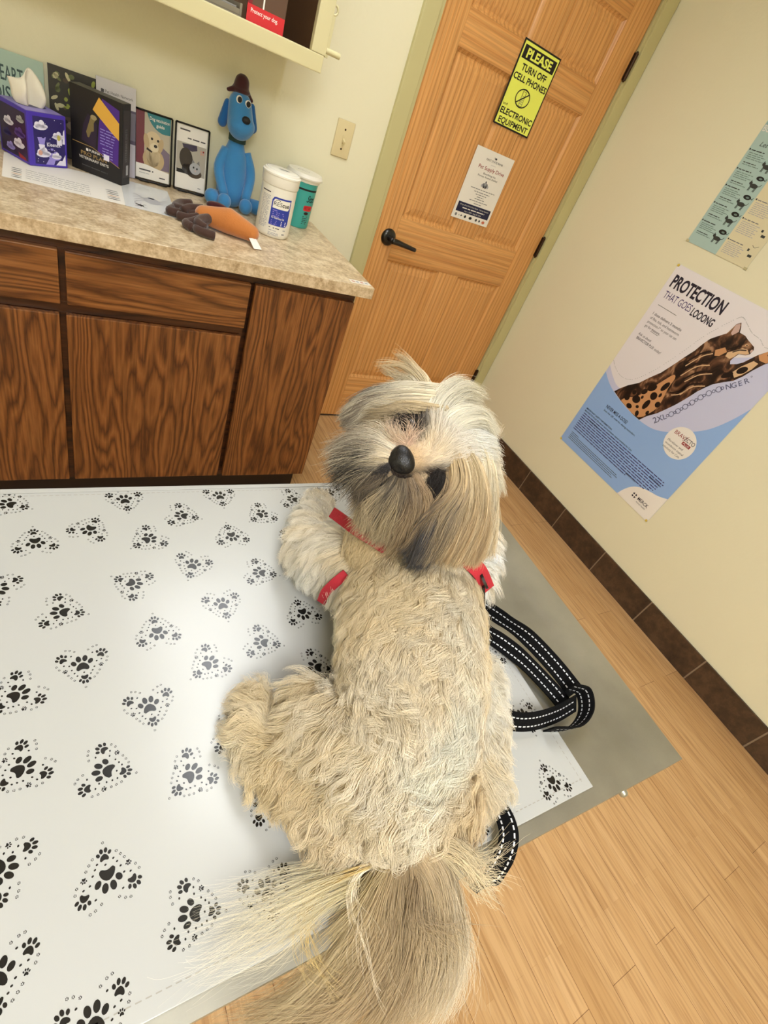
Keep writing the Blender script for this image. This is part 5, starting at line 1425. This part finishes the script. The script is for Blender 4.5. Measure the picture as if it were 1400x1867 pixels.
STRAPS = {
    'leash_a': ([(-1.6871, -1.8203, 0.8936), (-1.6685, -1.8472, 0.8936), (-1.6444, -1.8822, 0.8916), (-1.6274, -1.9318, 0.8876), (-1.6189, -1.9751, 0.8836)], [(0.62, -0.72, 0.35), (0.62, -0.72, 0.35), (0.62, -0.72, 0.35), (0.62, -0.72, 0.35), (0.62, -0.72, 0.35)]),
    'leash_b': ([(-1.7030, -1.8523, 0.8816), (-1.6841, -1.8774, 0.8816), (-1.6649, -1.9100, 0.8796), (-1.6504, -1.9528, 0.8776), (-1.6430, -1.9828, 0.8756)], [(0.62, -0.72, 0.1), (0.62, -0.72, 0.1), (0.62, -0.72, 0.1), (0.62, -0.72, 0.1), (0.62, -0.72, 0.1)]),
    'leash_c': ([(-1.7789, -1.9525, 0.8936), (-1.7557, -1.9760, 0.8876), (-1.7242, -1.9885, 0.8876), (-1.6744, -1.9911, 0.8836), (-1.6363, -1.9887, 0.8876)], [(0.063, 0.55, 0.8), (0.063, 0.55, 0.8), (0.063, 0.55, 0.8), (0.063, 0.55, 0.8), (0.063, 0.55, 0.8)]),
    'leash_d': ([(-1.6372, -1.9694, 0.8976), (-1.6197, -1.9815, 0.8956), (-1.6303, -2.0032, 0.8876), (-1.6619, -2.0132, 0.8836), (-1.7001, -2.0033, 0.8816)], [(0.25, -0.3, 0.9), (0.25, -0.3, 0.9), (0.25, -0.3, 0.9), (0.25, -0.3, 0.9), (0.25, -0.3, 0.9)]),
    'leash_e': ([(-1.8400, -2.0384, 0.8836), (-1.8293, -2.0551, 0.8876), (-1.8358, -2.0778, 0.8896), (-1.8462, -2.0929, 0.8756), (-1.8540, -2.1003, 0.8516), (-1.8751, -2.1017, 0.8436)], [(0.7, 0.2, -0.3), (0.8, 0.1, 0.1), (0.75, -0.1, 0.4), (0.6, -0.3, 0.6), (0.4, -0.3, 0.8), (0.2, -0.3, 0.9)]),
    'harness_neck': ([(-1.9202, -1.7069, 0.9977), (-1.9209, -1.7267, 1.0077), (-1.9227, -1.7660, 1.0274), (-1.9146, -1.7920, 1.0359), (-1.8898, -1.7972, 1.0198)], [(0.515, 0.342, 0.78), (0.515, 0.342, 0.78), (0.515, 0.342, 0.78), (0.515, 0.342, 0.78), (0.515, 0.342, 0.78)]),
    'harness_back': ([(-1.8273, -1.8353, 1.0464), (-1.8195, -1.8478, 1.0462), (-1.8067, -1.8576, 1.0382), (-1.7817, -1.8641, 1.0097)], [(0.63, 0.19, 0.74), (0.63, 0.19, 0.74), (0.63, 0.19, 0.74), (0.63, 0.19, 0.74)]),
    'harness_girth': ([(-1.9264, -1.7855, 0.9745), (-1.9365, -1.7856, 0.9606), (-1.9409, -1.7814, 0.9378), (-1.9386, -1.7782, 0.9134)], [(0.627, -0.757, -0.174), (0.627, -0.757, -0.174), (0.627, -0.757, -0.174), (0.627, -0.757, -0.174)]),
}
# ------------------------------------------------------------------ the dog
FZ = MZ + .0026                            # top of the mat
DOG = empty('dog', (-1.93, -1.95, FZ), 0, 'fluffy cream and tan dog lying on the paw print mat, looking back over its shoulder', 'dog')
DO = np.array([-1.93, -1.95, FZ])
COATV = np.array((.86, .865, .90))
M_skin, nt, b = new_mat('coat_underlayer')
at = nt.nodes.new('ShaderNodeAttribute'); at.attribute_name = 'coat_colour'
nt.links.new(at.outputs['Color'], b.inputs['Base Color'])
b.inputs['Roughness'].default_value = .9; b.inputs['Specular IOR Level'].default_value = .1
prims = []
for k, nodes in BONES.items():
    for (a, ra), (b_, rb) in zip(nodes, nodes[1:]):
        a = np.array(a); b_ = np.array(b_)
        if a[1] > -2.09 and k != 'tail':
            a[2] = max(a[2], FZ + ra * .62); b_[2] = max(b_[2], FZ + rb * .62)
        prims.append((tuple(a - DO), tuple(b_ - DO), ra, rb))
body = blob('body', prims, .0055, M_skin, DOG, 5)
for v in body.data.vertices:                # the belly rests flat on the mat
    w = v.co.z + FZ
    if v.co.y + DO[1] > -2.072 and v.co.z < .002:
        v.co.z = .002 + max(-.0015, v.co.z * .02)

def unit(v):
    return v / np.maximum(1e-9, np.linalg.norm(v, axis=-1, keepdims=True))

def world_tris(me):
    me.calc_loop_triangles()
    n = len(me.vertices)
    co = np.empty(n * 3); me.vertices.foreach_get('co', co); co = co.reshape(-1, 3) + DO
    no = np.empty(n * 3); me.vertices.foreach_get('normal', no); no = no.reshape(-1, 3)
    t = np.empty(len(me.loop_triangles) * 3, int); me.loop_triangles.foreach_get('vertices', t); t = t.reshape(-1, 3)
    return co, no, t
VCO, VNO, TRI = world_tris(body.data)

def sample(n):
    a, b_, c = VCO[TRI[:, 0]], VCO[TRI[:, 1]], VCO[TRI[:, 2]]
    ar = np.linalg.norm(np.cross(b_ - a, c - a), axis=1)
    i = rng.choice(len(TRI), n, p=ar / ar.sum())
    u, v = rng.random(n), rng.random(n)
    f = u + v > 1
    u[f], v[f] = 1 - u[f], 1 - v[f]
    w = 1 - u - v
    P = a[i] * w[:, None] + b_[i] * u[:, None] + c[i] * v[:, None]
    N = VNO[TRI[i, 0]] * w[:, None] + VNO[TRI[i, 1]] * u[:, None] + VNO[TRI[i, 2]] * v[:, None]
    return P, N / np.linalg.norm(N, axis=1)[:, None]

def S(r, g, b_):
    return np.array([lin(r), lin(g), lin(b_)])
# per bone: flow of the hair, length, lift, wave, colours of root and tip
NOSE = np.array(POINTS['nose'])
STYLE = {
    'torso':    ((-.30, -.62, -.25), .027, .40, 1.0, (222, 206, 170), (246, 236, 210)),
    'rump':     ((-.25, -.55, -.45), .028, .38, 1.0, (208, 184, 142), (236, 218, 182)),
    'neck':     ((-.10, -.45, -.85), .034, .34, .7, (222, 206, 170), (236, 224, 194)),
    'skull':    (None, .034, .32, .4, (240, 230, 204), (250, 244, 228)),
    'muzzle':   (None, .013, .45, .3, (214, 184, 146), (226, 206, 172)),
    'chin':     (None, .026, .34, .5, (176, 150, 112), (196, 172, 132)),
    'cheek':    (None, .024, .32, .5, (206, 180, 140), (190, 164, 124)),
    'throat':   ((-.20, -.20, -.95), .032, .30, .6, (224, 206, 166), (232, 216, 180)),
    'shoulder': ((-.35, -.30, -.80), .032, .34, .7, (228, 216, 186), (242, 234, 212)),
    'foreleg':  ((-.45, .25, -.70), .030, .36, .7, (236, 226, 200), (246, 240, 222)),
    'forepaw':  ((-.1, .80, -.40), .022, .36, .6, (238, 228, 204), (248, 242, 226)),
    'thigh':    ((-.45, -.35, -.75), .034, .36, 1.0, (226, 212, 178), (244, 236, 214)),
    'haunch':   ((-.40, -.50, -.55), .030, .36, 1.0, (210, 190, 150), (236, 222, 190)),
    'shank':    ((-.40, -.45, -.60), .032, .34, 1.0, (216, 198, 158), (236, 224, 192)),
    'foot':     ((-.55, .20, -.55), .026, .38, 1.0, (226, 212, 176), (242, 232, 206)),
    'chestR':   ((.45, -.25, -.60), .040, .34, .4, (244, 238, 220), (250, 246, 236)),
    'flankR':   ((.30, -.45, -.75), .030, .34, 1.0, (226, 214, 182), (242, 234, 212)),
    'tail':     ((.05, -.75, -.65), .05, .40, .8, (190, 164, 122), (216, 194, 152)),
}
HEAD = np.array(BONES['skull'][0][0])
EYES = [np.array(POINTS['eye_a']), np.array(POINTS['eye_b'])]
SEG = []
for k, nodes in BONES.items():
    for (a, ra), (b_, rb) in zip(nodes, nodes[1:]):
        SEG.append((k, np.array(a), np.array(b_), ra, rb))
def bone_weights(P):
    D = []
    for k, a, b_, ra, rb in SEG:
        d = b_ - a
        t = np.clip(((P - a) @ d) / (d @ d), 0, 1)
        D.append(np.linalg.norm(P - (a + t[:, None] * d), axis=1) - (ra + (rb - ra) * t))
    D = np.array(D).T
    W = np.exp(-np.clip(D - D.min(axis=1, keepdims=True), 0, 1) / .007)
    return W / W.sum(axis=1, keepdims=True)
def noise3(P, f, seed):
    r = np.random.default_rng(seed)
    out = np.zeros((len(P), 3))
    for i in range(5):
        k = r.normal(size=(3, 3)) * f * (1 + .5 * i)
        out += np.sin(P @ k + r.random(3) * 6.28) / (1 + .35 * i)
    return out / 2.2
def style_of(P, N):
    W = bone_weights(P)
    fl = np.zeros((len(P), 3)); L = np.zeros(len(P)); lift = np.zeros(len(P)); wv = np.zeros(len(P)); c0 = np.zeros((len(P), 3)); c1 = np.zeros((len(P), 3))
    away = P - NOSE
    away /= np.linalg.norm(away, axis=1)[:, None]
    for j, sg in enumerate(SEG):
        st = STYLE[sg[0]]
        w = W[:, j]
        v = away + np.array((0, 0, -.25)) if st[0] is None else np.broadcast_to(np.array(st[0]) / np.linalg.norm(st[0]), P.shape)
        fl += v * w[:, None]; L += st[1] * w; lift += st[2] * w; wv += st[3] * w
        c0 += S(*st[4]) * w[:, None]; c1 += S(*st[5]) * w[:, None]
    dn = np.linalg.norm(P - NOSE, axis=1)
    chin = unit(np.array(BONES['chin'][1][0]) - NOSE)
    side = ((P - NOSE) @ chin) / np.maximum(dn, 1e-6)
    dk = np.clip((.040 - dn) / .016, 0, 1) * np.clip(side * 1.6 + .25, 0, 1)
    for e in EYES:
        dk = np.maximum(dk, np.clip((.024 - np.linalg.norm(P - e, axis=1)) / .008, 0, 1))  # shadow of the eye sockets put into the coat colour
    dk = dk[:, None]
    c0 = c0 * (1 - dk) + S(52, 42, 36) * dk; c1 = c1 * (1 - dk) + S(70, 60, 52) * dk
    # patches of warmer and whiter hair over the back
    n = noise3(P, 26, 3)[:, :1]
    k = np.clip(.5 + .6 * n, 0, 1)
    warm, pale = np.array((.96, .87, .72)), np.array((1.08, 1.11, 1.20))
    tint = warm * (1 - k) + pale * k
    return fl, L, lift, wv, np.clip(c0 * tint, 0, .92), np.clip(c1 * tint, 0, .95)

_c0 = style_of(VCO, VNO)[4] * .85
ca = body.data.color_attributes.new('coat_colour', 'FLOAT_COLOR', 'POINT')
ca.data.foreach_set('color', np.concatenate([_c0, np.ones((len(_c0), 1))], 1).astype(np.float32).ravel())

M_hair, nt, b = new_mat('dog_hair')
at = nt.nodes.new('ShaderNodeAttribute'); at.attribute_name = 'hair_colour'
nt.links.new(at.outputs['Color'], b.inputs['Base Color'])
b.inputs['Roughness'].default_value = .55
b.inputs['Specular IOR Level'].default_value = .25
b.inputs['Sheen Weight'].default_value = .15

def hair_object(name, strands, label=None):
    """strands: list of (P (n,K,3), R (n,K), C (n,K,3))."""
    hc = bpy.data.hair_curves.new(name)
    sizes = []
    for P, R, C in strands:
        sizes += [P.shape[1]] * P.shape[0]
    hc.add_curves(sizes)
    pos = np.concatenate([P.reshape(-1, 3) for P, R, C in strands]) - DO
    rad = np.concatenate([R.reshape(-1) for P, R, C in strands])
    col = np.concatenate([np.concatenate([C.reshape(-1, 3), np.ones((C.shape[0] * C.shape[1], 1))], 1) for P, R, C in strands])
    hc.attributes['position'].data.foreach_set('vector', pos.astype(np.float32).ravel())
    ra = hc.attributes.get('radius') or hc.attributes.new('radius', 'FLOAT', 'POINT')
    ra.data.foreach_set('value', rad.astype(np.float32).ravel())
    ca = hc.attributes.new('hair_colour', 'FLOAT_COLOR', 'POINT')
    ca.data.foreach_set('color', col.astype(np.float32).ravel())
    hc.materials.append(M_hair)
    o = bpy.data.objects.new(name, hc)
    link(o, DOG)
    if label:
        o['label'] = label
    return o

def coat(n, K, clumps, keep=None, lscale=1.0, rad=.00030, clump=.75, wave=.0035, seed=1):
    P, N = sample(n)
    if keep is not None:
        m = keep(P, N); P, N = P[m], N[m]
    fl, L, lift, wv, c0, c1 = style_of(P, N)
    L = L * np.clip((np.linalg.norm(P - NOSE, axis=1) - .012) / .050, .28, 1.0)
    fl = unit(fl + noise3(P, 34, seed) * .62)
    T = unit(fl - N * np.sum(fl * N, axis=1)[:, None])
    n = len(P)
    ci = rng.choice(n, min(clumps, n), replace=False)
    kd = kdtree.KDTree(len(ci))
    for j, i in enumerate(ci):
        kd.insert(P[i], j)
    kd.balance()
    own = np.array([kd.find(p)[1] for p in P])
    s = np.linspace(0, 1, K)[None, :, None]
    Lr = (L * lscale * (.75 + .5 * rng.random(n)) )[:, None, None]
    cl_len = (.8 + .45 * rng.random(len(ci)))[own][:, None, None]
    lf = (lift * (.8 + .4 * rng.random(n)))[:, None, None]
    def strand(P, N, T, Lr, lf, ph, wv):
        B = np.cross(N, T)
        out = P[:, None, :] + T[:, None, :] * Lr * s * (1 - .1 * s) + N[:, None, :] * Lr * lf * (s * 1.55 - 1.05 * s * s)
        a = wave * wv[:, None, None] * s ** 1.1
        out = out + B[:, None, :] * a * np.sin(6.5 * s + ph[:, None, None]) + N[:, None, :] * a * .55 * np.cos(7.2 * s + 1.7 * ph[:, None, None])
        out[:, :, 2] -= (Lr[:, :, 0] * .10) * s[:, :, 0] ** 2
        return out
    ph = rng.random(len(ci)) * 6.28
    X = strand(P, N, T, Lr * cl_len, lf, ph[own] + rng.normal(size=n) * .25, wv)
    G = strand(P[ci], N[ci], T[ci], Lr[ci] * cl_len[ci], lf[ci], ph, wv[ci])
    off = (P - P[ci][own])[:, None, :]
    tight = clump * s ** .8
    X = X * (1 - tight) + (G[own] + off * (1 - .75 * s)) * tight
    X += (rng.normal(size=(n, 1, 3)) * .0016) * s ** 1.5
    # keep hair above the mat
    over = (X[:, :, 1] > -2.075) & (X[:, :, 2] < FZ + .001)
    X[:, :, 2] = np.where(over, FZ + .001 + .0006 * rng.random(X.shape[:2]), X[:, :, 2])
    tone = (.86 + .24 * rng.random(len(ci)))[own][:, None, None] * (.90 + .2 * rng.random(n))[:, None, None]
    C = np.clip((c0[:, None, :] * (1 - s) + c1[:, None, :] * s) * tone * COATV, 0, .95)
    R = np.broadcast_to(rad * (1 - .75 * s[:, :, 0] ** 1.5), (n, K)).copy()
    return X, R, C

def body_hair(P, N):
    m = (np.linalg.norm(P - HEAD, axis=1) > .085) & (P[:, 2] > FZ - .04)
    return m
def head_hair(P, N):
    m = np.linalg.norm(P - HEAD, axis=1) <= .125
    W = bone_weights(P)
    hd = sum(W[:, j] for j, sg in enumerate(SEG) if sg[0] in ('skull', 'muzzle', 'chin', 'cheek'))
    for e in EYES:
        m &= np.linalg.norm(P - e, axis=1) > .0135
    m &= np.linalg.norm(P - NOSE, axis=1) > .0105
    return m & (hd > .5)
def not_head(P, N):
    W = bone_weights(P)
    hd = sum(W[:, j] for j, sg in enumerate(SEG) if sg[0] in ('skull', 'muzzle', 'chin', 'cheek'))
    return hd <= .5

def locks(kind):
    res = []
    for pts, r0, r1, n, c0, c1, ex in LOCKS:
        if ex.get('k') != kind:
            continue
        K = 14
        C = spline(pts, K)
        t = unit(np.gradient(C, axis=0))
        up = np.array((.2, -.3, .93))
        A = unit(np.cross(t, up)); Bv = np.cross(A, t)
        q = np.sqrt(rng.random(n)); th = rng.random(n) * 6.28
        nc = max(4, n // 16)
        cq = np.sqrt(rng.random(nc)); cth = rng.random(nc) * 6.28
        own = np.argmin((q[:, None] * np.cos(th)[:, None] - (cq * np.cos(cth))[None]) ** 2 + (q[:, None] * np.sin(th)[:, None] - (cq * np.sin(cth))[None]) ** 2, axis=1)
        s = np.linspace(0, 1, K)
        mix = (.62 if kind != 'tail' else .40) * s ** 1.2
        x = (q * np.cos(th))[:, None] * (1 - mix) + (cq * np.cos(cth))[own][:, None] * mix
        y = (q * np.sin(th))[:, None] * (1 - mix) + (cq * np.sin(cth))[own][:, None] * mix
        r = r0 + (r1 - r0) * s
        ph = (rng.random(nc) * 6.28)[own][:, None]
        w = {'tail': .0065, 'ear': .0048, 'face': .0032}.get(kind, .0020) * s[None]
        fq = (5 + 5 * rng.random(nc))[own][:, None]
        x = x * r + w * np.sin(fq * s[None] + ph); y = y * r * .7 + w * np.cos(.85 * fq * s[None] + 1.3 * ph)
        ln = np.clip(ex.get('l', .62) + .3 * rng.random(n) + .22 * rng.random(nc)[own], 0, 1.05)
        si = np.clip(s[None] * ln[:, None], 0, 1) * (K - 1)
        i0 = np.minimum(si.astype(int), K - 2); f = (si - i0)[..., None]
        g = lambda Z: Z[i0] * (1 - f) + Z[i0 + 1] * f
        X = g(C) + g(A) * x[..., None] + g(Bv) * y[..., None]
        X += rng.normal(size=(n, 1, 3)) * {'tail': .0065, 'face': .0050}.get(kind, .0022) * s[None, :, None] ** 1.5
        X += noise3((C[K // 2] + rng.normal(size=(nc, 3)) * .06), 40, len(res))[own][:, None, :] * {'tail': .015, 'face': .009}.get(kind, .005) * s[None, :, None] ** 2
        over = (X[:, :, 1] > -2.07) & (X[:, :, 2] < FZ + .001)
        X[:, :, 2] = np.where(over, FZ + .001 + .003 * rng.random((n, 1)), X[:, :, 2])
        tone = (.80 + .36 * rng.random(nc))[own][:, None, None] * (.88 + .24 * rng.random(n))[:, None, None]
        ss = (s ** 1.4)[None, :, None]
        ss = np.clip(ss * (1 + ex.get('v', .0) * rng.normal(size=nc)[own][:, None, None]) + ex.get('v', .0) * .35 * rng.normal(size=nc)[own][:, None, None], 0, 1)
        Cc = np.clip((S(*c0) * (1 - ss) + S(*c1) * ss) * tone * COATV, 0, .95)
        R = np.broadcast_to(ex.get('r', .00020) * (1 - .7 * s ** 1.5), (n, K)).copy()
        res.append((X, R, Cc))
    return res

hair_object('coat', [coat(140000, 10, 4000, not_head, rad=.00019, clump=.68, wave=.0050, lscale=.92, seed=1)])
hair_object('head_hair', [coat(150000, 9, 4200, head_hair, rad=.00018, clump=.58, wave=.0030, seed=5)] + locks('crown'), 'cream white head hair')
hair_object('ear_hair', locks('ear'), 'long tan ear hair with dark grey tips')
hair_object('face_hair', locks('face'), 'tan moustache and beard hair with charcoal tips')
hair_object('topknot', locks('top'), 'wispy cream tuft standing up from the crown')
hair_object('tail_hair', locks('tail'), 'long feathery tan tail plume hanging over the table edge')

# nose, eyes
def facing(p):
    z = (Vector(NOSE - HEAD).normalized() + Vector((-.40, -.62, .42))).normalized()
    x = Vector(EYES[1] - EYES[0]); x = (x - z * x.dot(z)).normalized()
    M = Matrix((x, z.cross(x), z)).transposed().to_4x4(); M.translation = Vector(p - DO)
    return M
bm = bmesh.new()
ball(bm, (0, 0, 0), (.0148, .0138, .0105), seg=32)
for v in bm.verts:
    for sx in (-1, 1):
        d = (v.co - Vector((sx * .0074, -.004, .0078))).length
        if d < .0050:
            v.co.z -= (.0050 - d) * .55
    v.co.x *= 1 + .18 * (v.co.y / .01)
M_nose = plain('wet_black_nose', (14, 12, 13), .38, spec=.45, bump=.2, bscale=700)
finish(bm, 'nose', M_nose, DOG, smooth=True, matrix=facing(NOSE))
bm = bmesh.new(); tube(bm, [(-.013, -.008, -.005), (-.006, -.0165, -.006), (0, -.0125, -.002), (.006, -.0165, -.006), (.013, -.008, -.005)], [.0022] * 5, 8)
finish(bm, 'mouth', M_nose, DOG, smooth=True, matrix=facing(NOSE))
M_eye = plain('dark_brown_eye', (10, 6, 5), .3, spec=.4)
for e in EYES:
    bm = bmesh.new(); ball(bm, (0, 0, -.003), .0118, seg=24)
    finish(bm, 'eye', M_eye, DOG, smooth=True, matrix=facing(e))

# harness
M_webr = plain('red_webbing', (168, 30, 44), .8, bump=.3, bscale=900)
M_webr2 = plain('bright_red_webbing', (186, 38, 52), .8, bump=.3, bscale=900)
for k, w, m in (('harness_neck', .0140, M_webr), ('harness_back', .0185, M_webr2), ('harness_girth', .0120, M_webr)):
    pts, wd = STRAPS[k]
    bm = bmesh.new(); ribbon(bm, [tuple(np.array(q) - DO) for q in pts], wd, w, .0022, 30)
    finish(bm, 'harness_strap', m, DOG)
e0 = np.array(STRAPS['harness_back'][0][2]); e1 = np.array(STRAPS['harness_back'][0][3])
bm = bmesh.new()
d = Vector(e1 - e0).normalized()
c = Vector(e0 - DO) + d * .014
R_ = d.to_track_quat('Z', 'Y').to_matrix().to_4x4()
lathe(bm, [(.009, -.0016), (.0122, -.0016), (.0122, .0016), (.009, .0016), (.009, -.0016)], c=c, n=28, M=R_ @ Matrix.Rotation(PI / 2, 4, 'X'))
finish(bm, 'harness_ring', plain('gunmetal_ring', (70, 68, 68), .3, .9), DOG)
bm = bmesh.new(); ribbon(bm, [tuple(c + d * t + Vector((.0, 0, -t * .5))) for t in (.006, .02, .034)], [(-.5, -.45, .4)] * 3, .014, .003, 10)
finish(bm, 'harness_strap', M_dark, DOG)

# ------------------------------------------------------------------ leash
M_web = plain('black_webbing', (10, 10, 11), .9, spec=.15, bump=.3, bscale=900)
M_refl = plain('reflective_thread', (206, 206, 210), .4)
bm = bmesh.new()
for k, w in (('leash_a', .0250), ('leash_b', .0250), ('leash_c', .0260), ('leash_d', .0250), ('leash_e', .0200)):
    pts, wd = STRAPS[k]
    ribbon(bm, pts, wd, w, .0022, 70, 0, True, 1, (-.0055, .0055))
lo = min(v.co.z for v in bm.verts if v.co.y > -2.07)
leash = finish(bm, 'leash', [M_web, M_refl])
tag(leash, 'black webbing dog leash with white dashed stitching coiled beside the dog', 'leash')
